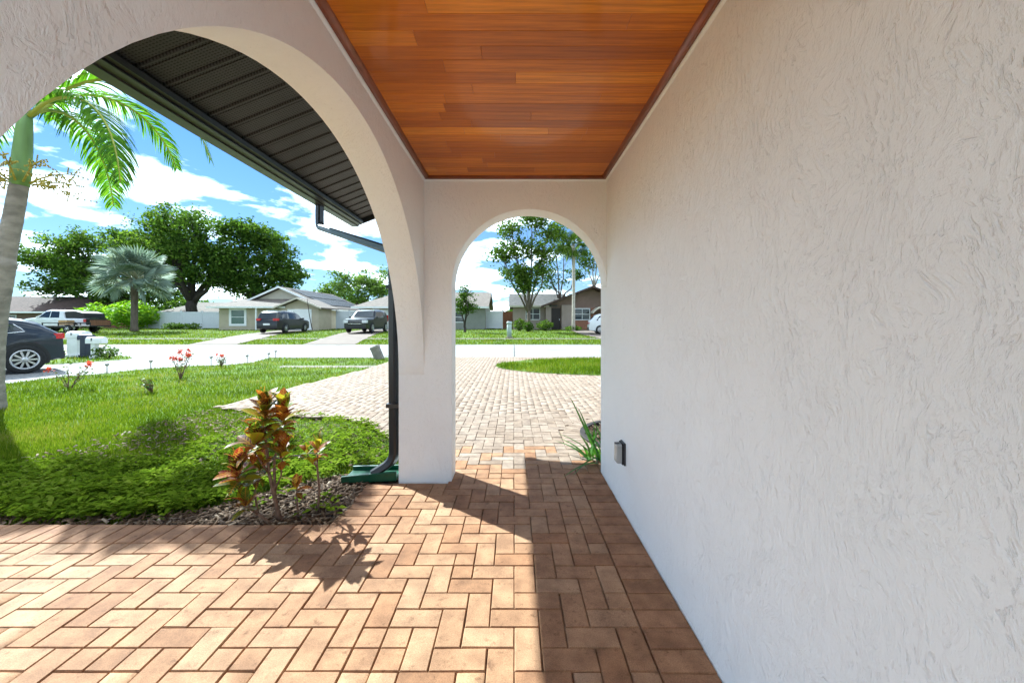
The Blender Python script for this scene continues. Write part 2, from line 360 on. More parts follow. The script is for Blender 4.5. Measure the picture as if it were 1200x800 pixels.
def inpoly(px, py, poly):
    px = np.asarray(px); py = np.asarray(py); c = np.zeros(px.shape, bool); n = len(poly)
    for i in range(n):
        x0, y0 = poly[i]; x1, y1 = poly[(i + 1) % n]
        if y0 == y1: continue
        k = ((y0 > py) != (y1 > py)) & (px < (x1 - x0) * (py - y0) / (y1 - y0) + x0); c ^= k
    return c
def in_isle(x, y): return ((x - ISLE_C[0]) / ISLE_R[0])**2 + ((y - ISLE_C[1]) / ISLE_R[1])**2 < 1
tag(MB().sheet(ROADP, -0.036).build("road", MT['concrete']), "pale concrete street running across behind the front lawn", "road", kind="structure")
tag(MB().sheet(NDRIVE, -0.040).build("neighbour_driveway", MT['concrete']), "pale concrete driveway under the dark blue crossover", "driveway", kind="structure")
tag(MB().sheet(DRIVE, -0.014).build("driveway", MT['sand']), "faded pink paver driveway curving from street to porch", "driveway", kind="structure")
driveway = bpy.data.objects["driveway"]
tag(MB().sheet(ISLAND_L, -0.030).build("grass_island", MT['soil']), "grass island with mailboxes between driveway and street", "grass", kind="structure")
tag(MB().sheet([(ISLE_C[0] + ISLE_R[0] * math.cos(a), ISLE_C[1] + ISLE_R[1] * math.sin(a)) for a in np.linspace(0, 2 * math.pi, 48, False)], 0.004).build("grass_oval", MT['soil']),
    "oval grass bed inside the curved paver driveway", "grass", kind="structure")
tag(MB().sheet([(-6.4, 10.85), (-3.74, 10.80), (-3.74, 11.35), (-6.6, 11.3)], -0.046).build("sidewalk", MT['sidewalk']), "tan sidewalk strip crossing the near lawn by the street", "sidewalk", kind="structure")
def far_strip(name, pts0, pts1, mat, label, cat, dz=0.0):
    """strip between two edge lines (lists of (x,y)) laid on the rising ground"""
    mb = MB(); n = 14; rows = []
    def at(pts, t):
        k = t * (len(pts) - 1); i = min(int(k), len(pts) - 2); u = k - i
        return (pts[i][0] + (pts[i+1][0] - pts[i][0]) * u, pts[i][1] + (pts[i+1][1] - pts[i][1]) * u)
    vs_ = []
    for i in range(n + 1):
        for pts in (pts0, pts1):
            x, y = at(pts, i / n); vs_.append((x, y, gh(y) - 0.02 + dz))
    mb.add(vs_, [(2*i, 2*i+1, 2*i+3, 2*i+2) for i in range(n)])
    return tag(mb.build(name, mat), label, cat, kind="structure")
road_o = bpy.data.objects["road"]
MT['joint'] = M("expansion_joint", (0.09, 0.085, 0.08), .9, .2)
for k in range(-12, 9): MB().sheet([(k * 4.6, 13.74), (k * 4.6 + .05, 13.74), (k * 4.6 + .05, 21.58), (k * 4.6, 21.58)], -0.032).build("expansion_joint", MT['joint'], road_o)
MB().sheet([(-60, 17.62), (45, 17.62), (45, 17.68), (-60, 17.68)], -0.031).build("expansion_joint", MT['joint'], road_o)
MB().sheet([(-110, 21.2), (110, 21.2), (110, 21.6), (-110, 21.6)], -0.029).build("gutter_strip", MT['sidewalk'], road_o)
far_strip("driveway", [(-17.6, 21.55), (-20.9, 31), (-22.6, 39.3)], [(-15.0, 21.55), (-18.2, 31), (-19.9, 39.3)], MT['drive_tan'], "tan driveway leading up to the beige house garage", "driveway", 0.004)
far_strip("driveway", [(-11.4, 21.55), (-14.2, 33), (-15.4, 42)], [(-8.6, 21.55), (-11.2, 33), (-12.0, 42)], MT['drive_tan'], "tan driveway under the parked boxy dark SUV", "driveway", 0.004)
far_strip("driveway", [(6.2, 21.55), (5.2, 30), (5.4, 39)], [(10.0, 21.55), (9.5, 30), (9.6, 39)], MT['drive_tan'], "driveway under the white car at the brown house", "driveway", 0.004)
far_strip("sidewalk", [(-70, 25.5), (50, 25.5)], [(-70, 26.1), (50, 26.1)], MT['sidewalk'], "narrow sidewalk crossing the lawns over the street", "sidewalk", 0.0)
tag(MB().sheet([(-40, -8), (-1.06, -8), (-1.06, 2.36), (-40, 2.36)], -0.016).add(
    [(-1.06, -8, -.016), (0.7, -8, -.016), (0.7, 3.2, -.016), (-0.86, 3.2, -.016), (-0.86, 3.0, -.016), (-1.06, 3.0, -.016)], [(0, 1, 2, 3, 4, 5)]).build("walkway", MT['sand']),
    "herringbone brown and tan paver walkway in the foreground", "walkway", kind="structure")
walkway = bpy.data.objects["walkway"]

# ------------------------------------------------------------------ pavers: one herringbone grid, cells of 0.103 m
PC = 0.0992; GX0, GY0 = 0.4985, 2.163            # grid corner
GAP = 0.0032
def paver_mesh(name, w, l, mat, cut=None):
    """one chamfered paver w x l (with joint), top at 0"""
    a, b = w / 2 - GAP / 2, l / 2 - GAP / 2; c = 0.0034
    vs_ = [(-a, -b, -.016), (a, -b, -.016), (a, b, -.016), (-a, b, -.016), (-a, -b, -.005), (a, -b, -.005), (a, b, -.005), (-a, b, -.005),
           (-a+c, -b+c, 0), (a-c, -b+c, 0), (a-c, b-c, 0), (-a+c, b-c, 0)]
    fs = [(0,1,5,4), (1,2,6,5), (2,3,7,6), (3,0,4,7), (4,5,9,8), (5,6,10,9), (6,7,11,10), (7,4,8,11), (8,9,10,11)]
    return MB().add(vs_, fs).mesh(name, mat)
def zone(x, y):
    """0 none, 1 walkway herringbone, 2 driveway herringbone"""
    if abs(x - 0.1) < 0.62 and 2.9 < y <= 3.2: return 1 if x < 0.4985 else 0
    if y < 3.0:
        if x > 0.4985: return 0
        if x > -0.888: return 1
        if x > -1.06 and y > GY0: return 0
        return 1 if y < GY0 else 0
    if -0.87 < x < -0.468 and y < 3.2: return 0
    if y > 13.7: return 0
    if (x - BED_C[0])**2 + (y - BED_C[1])**2 < (BED_R + 0.21)**2: return 0
    if in_isle(x, y) or x > 4.5: return 0
    return 2 if bool(inpoly(x, y, DRIVE)) else 0
items = []                                     # (cx, cy, w, l, zone)
for i in range(-70, 44):
    for j in range(-38, 118):
        k = (i - j) % 4
        x, y = GX0 + (i + .5) * PC, GY0 + (j + .5) * PC
        if k == 0:
            z0, z1 = zone(x, y), zone(x + PC, y)
            if z0 and z1: items.append((x + PC / 2, y, 2 * PC, PC, z0))
            elif z0: items.append((x, y, PC, PC, z0))
            elif z1: items.append((x + PC, y, PC, PC, z1))
        elif k == 3:
            z0, z1 = zone(x, y), zone(x, y + PC)
            if z0 and z1: items.append((x, y + PC / 2, PC, 2 * PC, z0))
            elif z0: items.append((x, y, PC, PC, z0))
            elif z1: items.append((x, y + PC, PC, PC, z1))
split = []
for c in items:                                # now and then two half pavers fill the place of a whole one
    if c[2] + c[3] > 2.5 * PC and random.random() < .07:
        dx, dy = (PC / 2, 0) if c[2] > c[3] else (0, PC / 2)
        split += [(c[0] - dx, c[1] - dy, PC, PC, c[4]), (c[0] + dx, c[1] + dy, PC, PC, c[4])]
    else: split.append(c)
items = split
# straight border courses
border = []
y = -3.0
while y < 3.2 - .05: border.append((0.5996, y + PC / 2, 2 * PC, PC)); y += PC       # along the house wall
y = GY0
while y < 3.0 - .05: border.append((-0.9905, y + PC / 2, 2 * PC, PC)); y += PC      # beside the mulch bed
x = -0.8908 - PC / 2 - 2 * PC
while x > -7: border.append((x, GY0 + PC, PC, 2 * PC)); x -= PC                       # along the planting edge
def seen_size(c):
    x, y = c[0], c[1]
    if y < 1.25: return 0
    u, v = x / y * 467 , 1.2 / y * 467
    if u < -612 or v > 440 or u > 600: return 0
    return 1 / y
cand = [(seen_size(c), c[:4], 0) for c in items if c[4] == 1] + [(seen_size(c), c, 1) for c in border] + [(seen_size(c) * .98, c[:4], 2) for c in items if c[4] == 2 and c[1] < 3.6]
cand.sort(key=lambda q: -q[0])
chosen = set(); shapes = {}
MT['paver_drive_obj'] = paver_mat("paver_faded_obj", PAVD, 'obj')
def paver_obj(c, kind):
    w, l = round(c[2], 4), round(c[3], 4); mt = ['paver', 'paver_border', 'paver_drive_obj', 'paver'][kind]
    if (w, l, mt) not in shapes: shapes[(w, l, mt)] = paver_mesh("paver", w, l, MT[mt])
    o = link("paver", shapes[(w, l, mt)], driveway if kind >= 2 else walkway)
    o.location = (c[0] + random.uniform(-.0012, .0012), c[1] + random.uniform(-.0012, .0012), random.uniform(-.0022, .0012))
    o.rotation_euler = (random.uniform(-.006, .006), random.uniform(-.006, .006), random.uniform(-.011, .011))
nobj = 0
for s_, c, kd in cand:
    lim = 300 if kd < 2 else 0
    if s_ > 0 and kd < 2 and nobj < 300: paver_obj(c, kd); chosen.add(c[:4]); nobj += 1
def bulk(cells, mat, name, parent, extra=None):
    V, F, T = [], [], []
    tv = np.array([(-1, -1, -.016, 0), (1, -1, -.016, 0), (1, 1, -.016, 0), (-1, 1, -.016, 0), (-1, -1, -.005, 0), (1, -1, -.005, 0), (1, 1, -.005, 0), (-1, 1, -.005, 0),
                   (-1, -1, 0, 1), (1, -1, 0, 1), (1, 1, 0, 1), (-1, 1, 0, 1)])
    tf = np.array([(0,1,5,4), (1,2,6,5), (2,3,7,6), (3,0,4,7), (4,5,9,8), (5,6,10,9), (6,7,11,10), (7,4,8,11), (8,9,10,11)])
    c = np.array(cells); n = len(c)
    a = c[:, 2] / 2 - GAP / 2; b = c[:, 3] / 2 - GAP / 2
    px = tv[None, :, 0] * (a[:, None] - tv[None, :, 3] * .0034); py = tv[None, :, 1] * (b[:, None] - tv[None, :, 3] * .0034)
    rot = rng.uniform(-.011, .011, n)[:, None]
    xx = c[:, 0][:, None] + px - py * rot; yy = c[:, 1][:, None] + py + px * rot
    zz = tv[None, :, 2] + rng.uniform(-.0022, .0012, n)[:, None] + px * rng.uniform(-.008, .008, n)[:, None]
    V = np.stack([xx, yy, zz], -1).reshape(-1, 3); F = (tf[None] + (np.arange(n) * 12)[:, None, None]).reshape(-1, 4)
    T = np.repeat(rng.random(n), 9)
    o = link(name, fast_mesh(name, V, F, mat, tint=T), parent); o["kind"] = "stuff"; return o
rest1 = [c[:4] for c in items if c[4] == 1 and c[:4] not in chosen] + [c for c in border if c not in chosen]
bulk(rest1, MT['paver_bulk'], "more_pavers", walkway)
# the driveway: the nearest 300 as single pavers, the rest together
drv = sorted([c for c in items if c[4] == 2], key=lambda c: c[1])
near = [c for c in drv if -4.3 / 4 * c[1] < c[0] < 0.24 * c[1]][:250]; ns = set(near)
for c in near: paver_obj(c[:4], 2 if random.random() < (c[1] - 3.1) / .9 else 3)
bulk([c[:4] for c in drv if c not in ns], MT['paver_drive'], "more_pavers", driveway)
# curved soldier course round the small bed by the wall
def wedge_paver(a0, a1, r0, r1):
    g = GAP / 2; mb = MB(); c = 0.0034
    def ring(z, ins):
        return [(BED_C[0] + r * math.cos(a), BED_C[1] + r * math.sin(a), z) for r, a in ((r0 + g + ins, a0 + (g + ins) / r0), (r1 - g - ins, a0 + (g + ins) / r1), (r1 - g - ins, a1 - (g + ins) / r1), (r0 + g + ins, a1 - (g + ins) / r0))]
    v = ring(-.016, 0) + ring(-.005, 0) + ring(0, c)
    return mb.add(v, [(0,1,5,4), (1,2,6,5), (2,3,7,6), (3,0,4,7), (4,5,9,8), (5,6,10,9), (6,7,11,10), (7,4,8,11), (8,9,10,11)])
na = 30
for k in range(na):
    a0 = R(35) + R(195) * k / na; a1 = R(35) + R(195) * (k + 1) / na
    am = (a0 + a1) / 2
    if BED_C[1] + 0.83 * math.sin(am) < 3.26 : continue
    wedge_paver(a0, a1, BED_R, BED_R + 0.206).build("paver", MT['paver_drive_obj'], driveway)
bulk([(0.595, 3.215 + 0.0515, 2 * PC, PC)], MT['paver_drive'], "filler_paver", driveway)
tag(MB().sheet([(BED_C[0] + BED_R * math.cos(a), BED_C[1] + BED_R * math.sin(a)) for a in np.linspace(0, 2 * math.pi, 40, False)], -0.004).build("planting_bed", MT['mulch_bed']),
    "small rounded mulch bed at the house corner", "planting bed", kind="structure")
# walkway mulch bed
MULCH = [(-2.35, 2.37), (-1.07, 2.37), (-1.07, 3.02), (-0.88, 3.02), (-0.88, 3.3), (-1.4, 3.12), (-1.75, 2.85), (-2.0, 2.55), (-2.35, 2.45)]
tag(MB().sheet(MULCH, -0.026).build("mulch_bed", MT['mulch_bed']), "dark mulch bed with crotons beside the walkway", "planting bed", kind="structure")

# ------------------------------------------------------------------ our house: arcade walls, ceiling, eave
house = empty("porch_house", (0, 0, 0), 0, "white stucco porch with arches, wood ceiling and dark eaves", "house")
XW0, XW1 = -0.674, -0.866       # arcade wall inner and outer face
XR = 0.70; YF0, YF1 = 2.997, 3.2; CEIL = 2.285
def rz(x): return 2.52 + 0.40 * (x + 2.07)      # underside of the sloping eave
def arc(c, r, h, a0, a1, n=56): return [(c + r * math.cos(a), h + r * math.sin(a)) for a in np.linspace(a0, a1, n)]
AZ, AR, AH = 1.677, 1.32, 0.80
top = rz(XW1) + 0.02
YB = -0.30                      # unseen porch end, cut short behind the camera to let in more light
poly = [(YF0, top), (YB, top), (YB, -0.02), (AZ - AR, -0.02)] + arc(AZ, AR, AH, math.pi, 0)
bevel(MB().prism(poly, 'x', XW1, XW0, True).build("arcade_wall", MT['stucco'], house), 0.008, 2, 50)
FC, FR, FH = 0.116, 0.584, 1.463
poly = [(XW1, -0.02), (-0.468, -0.02)] + arc(FC, FR, FH, math.pi, 0) + [(XR, rz(XR)), (XW1, rz(XW1) + .02)]
bevel(MB().prism(poly, 'y', YF0, YF1, True).build("arch_wall", MT['stucco'], house), 0.010, 2, 50)
MB().prism([(XR, -0.02), (XR + .2, -0.02), (XR + .2, rz(XR + .2)), (XR, rz(XR))], 'y', -4.0, YF1).build("wall", MT['stucco'], house)
MB().prism([(XR + .2, -0.02), (9, -0.02), (9, 3.2), (3.7, rz(3.7)), (XR + .2, rz(XR + .2))], 'y', 3.0, YF1 - .003).build("wall", MT['stucco'], house)
MB().box((XW0, YB, CEIL + .06), (XR, YB + .12, 3.1)).build("wall", MT['stucco'], house)
# wood ceiling: planks across the porch
ceil = MB().box((XW0, YB, CEIL + .02), (XR, YF0, CEIL + .05)).build("ceiling", MT['wood_trim'], house)
PW = 0.0825; y = YF0 - 0.026 - PW; row = 0
cx0, cx1 = XW0 + 0.028, XR - 0.028
while y > YB:
    x = cx0; first = True
    while x < cx1 - 1e-4:
        ln = random.choice([.22, .35, .48, .6, .75, .9, 1.1, 1.3]) * (random.uniform(.3, 1) if first else 1)
        if y < 0.2: ln = 2
        x2 = min(cx1, x + ln)
        if cx1 - x2 < .12: x2 = cx1
        g = .0004
        hx, hy = (x2 - x) / 2 - g, PW / 2 - g; c = .0009
        vs_ = [(-hx, -hy, .018), (hx, -hy, .018), (hx, hy, .018), (-hx, hy, .018), (-hx, -hy, c), (hx, -hy, c), (hx, hy, c), (-hx, hy, c), (-hx+c, -hy+c, 0), (hx-c, -hy+c, 0), (hx-c, hy-c, 0), (-hx+c, hy-c, 0)]
        o = MB().add(vs_, [(0,1,5,4), (1,2,6,5), (2,3,7,6), (3,0,4,7), (4,5,9,8), (5,6,10,9), (6,7,11,10), (7,4,8,11), (8,9,10,11)]).build("plank", MT['wood'], ceil)
        o.location = ((x + x2) / 2, y + PW / 2, CEIL + random.uniform(-.0004, .0004)); x = x2; first = False
    y -= PW; row += 1
def quarter(r): return [(0, 0), (r, 0), (r * .92, -r * .38), (r * .7, -r * .7), (r * .38, -r * .92), (0, -r)]
tr = [("x", XW0, 1), ("x", XR, -1)]
for _, xx, s_ in tr:
    MB().prism([(xx + s_ * .012 + s_ * u * 1.0, CEIL + .018 + v) for u, v in quarter(0.036)], 'y', YB, YF0 - .012, True).build("wood_trim", MT['wood_trim'], ceil)
    bevel(MB().prism([(xx, CEIL + .02), (xx + s_ * .0125, CEIL + .02), (xx + s_ * .0125, CEIL - .006), (xx + s_ * .008, CEIL - .022), (xx, CEIL - .032)], 'y', YB, YF0 - .001).build("cove_moulding", MT['trim_white'], ceil), .003, 2, 20)
MB().prism([(YF0 - .012 - u, CEIL + .018 + v) for u, v in quarter(0.036)], 'x', XW0 + .013, XR - .013, True).build("wood_trim", MT['wood_trim'], ceil)
bevel(MB().prism([(YF0, CEIL + .02), (YF0 - .0125, CEIL + .02), (YF0 - .0125, CEIL - .006), (YF0 - .008, CEIL - .022), (YF0, CEIL - .032)], 'x', XW0 + .001, XR - .001).build("cove_moulding", MT['trim_white'], ceil), .003, 2, 20)
# roof, eave soffit panels, fascia, gutter
YE = 5.30
MT['shingle_own'] = M("roof_shingles", (0.06, 0.055, 0.05), 0.9, 0.3, 10, bump=0.5, bscale=60)
roofp = [(-2.10, rz(-2.10) + .05), (4.0, rz(4.0) + .05), (10, rz(4.0) + .05 - 2.4), (10, rz(4.0) + .2 - 2.4), (4.0, rz(4.0) + .20), (-2.13, rz(-2.13) + .19)]
MB().prism(roofp, 'y', YB - .5, YE).build("roof", MT['shingle_own'], house)
def soffit_mat():
    m, nt, N, L = new_mat("soffit_vented")
    out = N("ShaderNodeOutputMaterial"); p = N("ShaderNodeBsdfPrincipled"); L(p.outputs[0], out.inputs[0])
    p.inputs["Roughness"].default_value = 0.42; p.inputs["Specular IOR Level"].default_value = 0.3
    tc = N("ShaderNodeTexCoord"); mp = N("ShaderNodeMapping"); mp.inputs["Scale"].default_value = (56, 56, 0); L(tc.outputs["Object"], mp.inputs[0])
    v = N("ShaderNodeTexVoronoi"); v.inputs["Scale"].default_value = 1.0; v.inputs["Randomness"].default_value = 0.0; L(mp.outputs[0], v.inputs["Vector"])
    r = N("ShaderNodeMapRange"); r.inputs[1].default_value = 0.26; r.inputs[2].default_value = 0.34; L(v.outputs["Distance"], r.inputs[0])
    mx = N("ShaderNodeMix"); mx.data_type = 'RGBA'; mx.inputs[6].default_value = (0.002, 0.002, 0.002, 1); mx.inputs[7].default_value = (0.030, 0.031, 0.030, 1)
    L(r.outputs[0], mx.inputs["Factor"]); L(mx.outputs[2], p.inputs["Base Color"])
    bp = N("ShaderNodeBump"); bp.inputs["Strength"].default_value = 0.6; bp.inputs["Distance"].default_value = 0.002; L(r.outputs[0], bp.inputs["Height"]); L(bp.outputs[0], p.inputs["Normal"])
    return m
MT['soffit'] = soffit_mat()
soff = MB().prism([(-2.06, rz(-2.06) + .03), (XW1 - .001, rz(XW1) + .03), (XW1 - .001, rz(XW1) + .045), (-2.06, rz(-2.06) + .045)], 'y', YB - .45, YE - .03).build("soffit", MT['bronze'], house)
pw = 0.1655
spm = None
sl = math.hypot(1, .4); ln = 1.19
prof = [(0, .012), (.006, .0), (.024, .0), (.030, .016), (.036, .016), (.040, .008), (pw - .012, .008), (pw - .008, .016), (pw, .016), (pw, .022), (0, .022)]
mbp = MB(); n = len(prof)
vs_ = [(0, a, b) for a, b in prof] + [(ln, a, b + ln * .4) for a, b in prof]
mbp.add(vs_, [list(range(n))[::-1], list(range(n, 2 * n))] + [(i, (i + 1) % n, n + (i + 1) % n, n + i) for i in range(n)])
spm = mbp.mesh("soffit_panel", MT['soffit'])
y = YB - .4
while y < YE - .2:
    o = link("soffit_panel", spm, soff, (-2.058, y, rz(-2.058) + .004)); y += pw
fas = MB().box((-2.085, YB - .45, 2.485), (-2.062, YE, 2.70)).build("fascia", MT['bronze'], house)
MB().box((-2.062, YB - .45, 2.485), (-2.02, YE - .04, 2.492)).build("fascia_lip", MT['bronze'], fas)
MB().box((-2.02, YB - .45, 2.50), (-1.985, YE - .05, 2.535)).build("soffit_channel", MT['bronze'], fas)
rk = MB()
rk.add([(-2.085, YE, 2.48), (4.0, YE, rz(4) - .03), (4.0, YE, rz(4) + .2), (-2.13, YE, 2.69), (-2.085, YE + .025, 2.48), (4.0, YE + .025, rz(4) - .03), (4.0, YE + .025, rz(4) + .2), (-2.13, YE + .025, 2.69)],
       [(0,1,2,3), (4,7,6,5), (0,4,5,1), (3,2,6,7), (0,3,7,4), (1,5,6,2)]); rk.build("rake_board", MT['bronze'], house)
gp = [(-2.088, 2.60), (-2.088, 2.475), (-2.175, 2.475), (-2.185, 2.50), (-2.20, 2.53), (-2.215, 2.56), (-2.215, 2.605), (-2.205, 2.605), (-2.205, 2.565), (-2.188, 2.53), (-2.172, 2.487), (-2.095, 2.487), (-2.095, 2.60)]
gut = MB().prism(gp, 'y', YB - .45, 5.37).build("gutter", MT['gutter'], house)
MB().prism([(-2.089, 2.603), (-2.089, 2.476), (-2.175, 2.476), (-2.214, 2.56), (-2.214, 2.603)], 'y', 5.37, 5.374).build("end_cap", MT['gutter'], gut)
def bez(pts, n=8):
    """rounds the corners of a polyline"""
    pts = [Vector(p) for p in pts]; out = [pts[0]]
    for i in range(1, len(pts) - 1):
        a, b, c = pts[i-1], pts[i], pts[i+1]; r = min(.07, (b-a).length * .45, (c-b).length * .45)
        p0 = b + (a - b).normalized() * r; p2 = b + (c - b).normalized() * r
        for k in range(n + 1):
            t = k / n; out.append(p0 * (1-t)**2 + b * 2 * t * (1-t) + p2 * t**2)
    out.append(pts[-1]); return out
ds = MB().rect_sweep(bez([(-2.135, 4.38, 2.478), (-2.135, 4.38, 2.24), (-0.925, 3.07, 1.74), (-0.915, 3.06, 0.14), (-1.07, 3.03, 0.045)]), 0.085, 0.064, (0.3, 1, 0))
dso = ds.build("downspout", MT['navy'], house)
for zz in (1.45, 0.55): MB().box((-0.964, 3.0, zz), (-0.866, 3.118, zz + .03)).build("strap", MT['navy'], dso)

# outlet cover on the wall
e = empty("outlet_box", (XR, 2.53, 0.37), 0, "grey weatherproof outlet box low on the white wall", "outlet box")
bevel(MB().box((-.012, -.048, -.07), (0, .048, .07)).build("back_plate", M("outlet_dark", (0.05, 0.05, 0.055), 0.4), e), .004)
bevel(MB().box((-.055, -.036, -.060), (-.012, .036, .060)).build("cover", M("outlet_clear_grey", (0.36, 0.37, 0.36), 0.25, 0.05), e), .010, 3)
bevel(MB().box((-.022, -.041, -.066), (-.013, .041, .066)).build("gasket", M("outlet_gasket", (0.02, 0.02, 0.022), 0.6), e), .003)
MB().box((-.06, -.008, .058), (-.03, .008, .066)).build("latch", M("outlet_latch", (0.1, 0.1, 0.1), 0.4), e)

# green splash block under the downspout
e = empty("splash_block", (-1.12, 3.08, 0), 0, "green plastic splash block under the black downspout", "splash block"); e.scale = (.82, .85, .82); e.location.x = -1.08
mb = MB()
def sb(x): return .085 + (.24 - (x + .24)) * 0.10
mb.add([(-.25, -.14, .0), (.235, -.095, .0), (.235, .095, .0), (-.25, .14, .0), (-.25, -.14, .022), (.235, -.095, .045), (.235, .095, .045), (-.25, .14, .022)],
       [(0,3,2,1), (4,5,6,7), (0,1,5,4), (1,2,6,5), (2,3,7,6), (3,0,4,7)])
bevel(mb.build("tray", MT['green_plastic'], e), .006)
for s_ in (-1, 1):
    m2 = MB(); m2.add([(-.252, s_*.142, 0), (.236, s_*.097, 0), (.236, s_*.070, 0), (-.252, s_*.115, 0), (-.252, s_*.142, .060), (.236, s_*.097, .088), (.236, s_*.070, .088), (-.252, s_*.115, .060)],
                       [(0,3,2,1), (4,5,6,7), (0,1,5,4), (1,2,6,5), (2,3,7,6), (3,0,4,7)])
    bevel(m2.build("side_wall", MT['green_plastic'], e), .008, 2)
# ------------------------------------------------------------------ foliage helpers
def rand_unit(n):
    v = rng.normal(size=(n, 3)); return v / np.linalg.norm(v, axis=1)[:, None]
def leaves(centers, length, width, up=0.35, tint=None, bend=0.0):
    """diamond leaves: returns V, F, T. centers (n,3)"""
    n = len(centers); length = np.broadcast_to(length, n)[:, None]; width = np.broadcast_to(width, n)[:, None]
    d = rand_unit(n); d[:, 2] = d[:, 2] * 0.6 - 0.15; d /= np.linalg.norm(d, axis=1)[:, None]
    nn = rand_unit(n); nn[:, 2] += up * 2; s = np.cross(d, nn); s /= np.linalg.norm(s, axis=1)[:, None] + 1e-9
    c = np.asarray(centers)
    V = np.stack([c - d * length * .5, c + s * width * .5 - d * length * .02, c + d * length * .5, c - s * width * .5 - d * length * .02], 1).reshape(-1, 3)
    F = np.arange(4 * n).reshape(-1, 4)
    T = rng.random(n) if tint is None else tint
    return V, F, T
def curve_pts(a, b, sag=0.0, n=5, wob=0.0):
    a, b = Vector(a), Vector(b); out = []
    for i in range(n + 1):
        t = i / n; p = a.lerp(b, t); p.z += sag * 4 * t * (1 - t)
        if 0 < i < n: p += Vector((random.uniform(-wob, wob), random.uniform(-wob, wob), random.uniform(-wob, wob)))
        out.append(p)
    return out
def make_tree(name, base, lobes, trunk_r, split_h, leaf_m, bark_m, label, group=None, leaf=(0.30, 0.17), dens=26, clump_r=0.9, clumps=26, splits=4, tint=(0, 1), cat="tree", shell=0.5):
    """lobes: (dx, dy, z, rx, ry, rz) relative to the base"""
    e = empty(name, base, 0, label, cat, group); mb = MB()
    forks = []
    lean = Vector((random.uniform(-.05, .05), random.uniform(-.05, .05), 0)) * split_h
    tip = Vector((lean.x, lean.y, split_h))
    mb.tube(curve_pts((0, 0, -.15), tip, 0, 5, trunk_r * .25), [trunk_r * 1.45, trunk_r * 1.1, trunk_r, trunk_r * .95, trunk_r * .92, trunk_r * .9], 9)
    C, T = [], []
    for (dx, dy, z, rx, ry, rzz) in lobes:
        lc = Vector((dx, dy, z)); mid = tip.lerp(lc, .55) + Vector((random.uniform(-.4, .4), random.uniform(-.4, .4), -.12 * (lc - tip).length))
        limb = [tip - Vector((0, 0, .3)), tip.lerp(mid, .5) + Vector((0, 0, .1)), mid, lc.lerp(mid, .45), lc]
        mb.tube(limb, [trunk_r * .62, trunk_r * .5, trunk_r * .40, trunk_r * .28, trunk_r * .15], 7)
        lobe_t = random.uniform(-.12, .12)
        for k in range(clumps):
            u = rand_unit(1)[0]; r_ = (shell + (1 - shell) * rng.random()) if rng.random() < .8 else rng.random() * .6
            if rng.random() < .22: r_ *= random.uniform(1.1, 1.45)
            cc = Vector((dx + u[0] * rx * r_, dy + u[1] * ry * r_, z + u[2] * rzz * r_))
            if k % 2 == 0:
                st = mid.lerp(lc, random.uniform(.1, 1)); mb.tube(curve_pts(st, cc, -.05 * (cc - st).length, 3, .06 * (cc - st).length), [trunk_r * .13, trunk_r * .09, trunk_r * .06, trunk_r * .02], 5, False)
            m = int(dens * random.uniform(.5, 1.5)); q = clump_r * random.uniform(.6, 1.3)
            pts = rng.normal(size=(m, 3)) * np.array([q * .55, q * .55, q * .34]) + np.array(cc)
            C.append(pts); T.append(np.clip(rng.random(m) * .7 + .15 + lobe_t + random.uniform(-.15, .15), 0, 1) * (tint[1] - tint[0]) + tint[0])
    C = np.concatenate(C); T = np.concatenate(T); n = len(C)
    V, F, T = leaves(C, leaf[0] * rng.uniform(.7, 1.3, n), leaf[1] * rng.uniform(.7, 1.3, n), .35, T)
    mb.build("trunk", bark_m, e); link("crown", fast_mesh("crown", V, F, leaf_m, tint=T), e)
    return e
def bush(name, base, r, h, leaf_m, label, n=700, leaf=(.12, .06), cat="shrub", group=None, stems=5, tint=(0, 1)):
    e = empty(name, base, 0, label, cat, group)
    u = rand_unit(n); rr = (0.45 + .55 * rng.random(n)) * (1 + .22 * np.sin(u[:, 0] * 5 + 1) * np.cos(u[:, 1] * 4))
    C = np.stack([u[:, 0] * r * rr, u[:, 1] * r * rr, h * .52 + u[:, 2] * h * .5 * rr], 1)
    V, F, T = leaves(C, leaf[0] * rng.uniform(.7, 1.3, n), leaf[1] * rng.uniform(.7, 1.3, n), .35, rng.random(n) * (tint[1] - tint[0]) + tint[0])
    link("foliage", fast_mesh("foliage", V, F, leaf_m, tint=T), e); mb = MB()
    for k in range(stems):
        a = 2 * math.pi * k / stems; mb.tube(curve_pts((0, 0, -.05), (math.cos(a) * r * .55, math.sin(a) * r * .55, h * .7), .0, 3, .03), [.02 + r * .02, .02, .012, .006], 5)
    mb.build("stem", MT['bark_dark'], e); return e

MT['bark'] = M("bark_grey", (0.13, 0.10, 0.08), 0.9, 0.3, 6, bump=0.8, bscale=20, dist=0.03, stretch=(1, 1, .3))
MT['bark_dark'] = M("bark_dark", (0.05, 0.04, 0.032), 0.92, 0.3, 6, bump=0.8, bscale=14, dist=0.03, stretch=(1, 1, .3))
MT['bark_pale'] = M("bark_pale", (0.42, 0.37, 0.31), 0.85, 0.2, 5, bump=0.5, bscale=20, dist=0.02, stretch=(1, 1, 2))
MT['oak_leaf'] = leaf_mat("oak_leaf", [(0.033, 0.065, 0.014), (0.058, 0.109, 0.018), (0.105, 0.173, 0.027), (0.191, 0.264, 0.046)], 0.42, 0.7, 0.04)
MT['light_leaf'] = leaf_mat("light_leaf", [(0.077, 0.132, 0.028), (0.121, 0.187, 0.039), (0.165, 0.242, 0.055), (0.220, 0.286, 0.088)], 0.35, 0.7, 0.04)
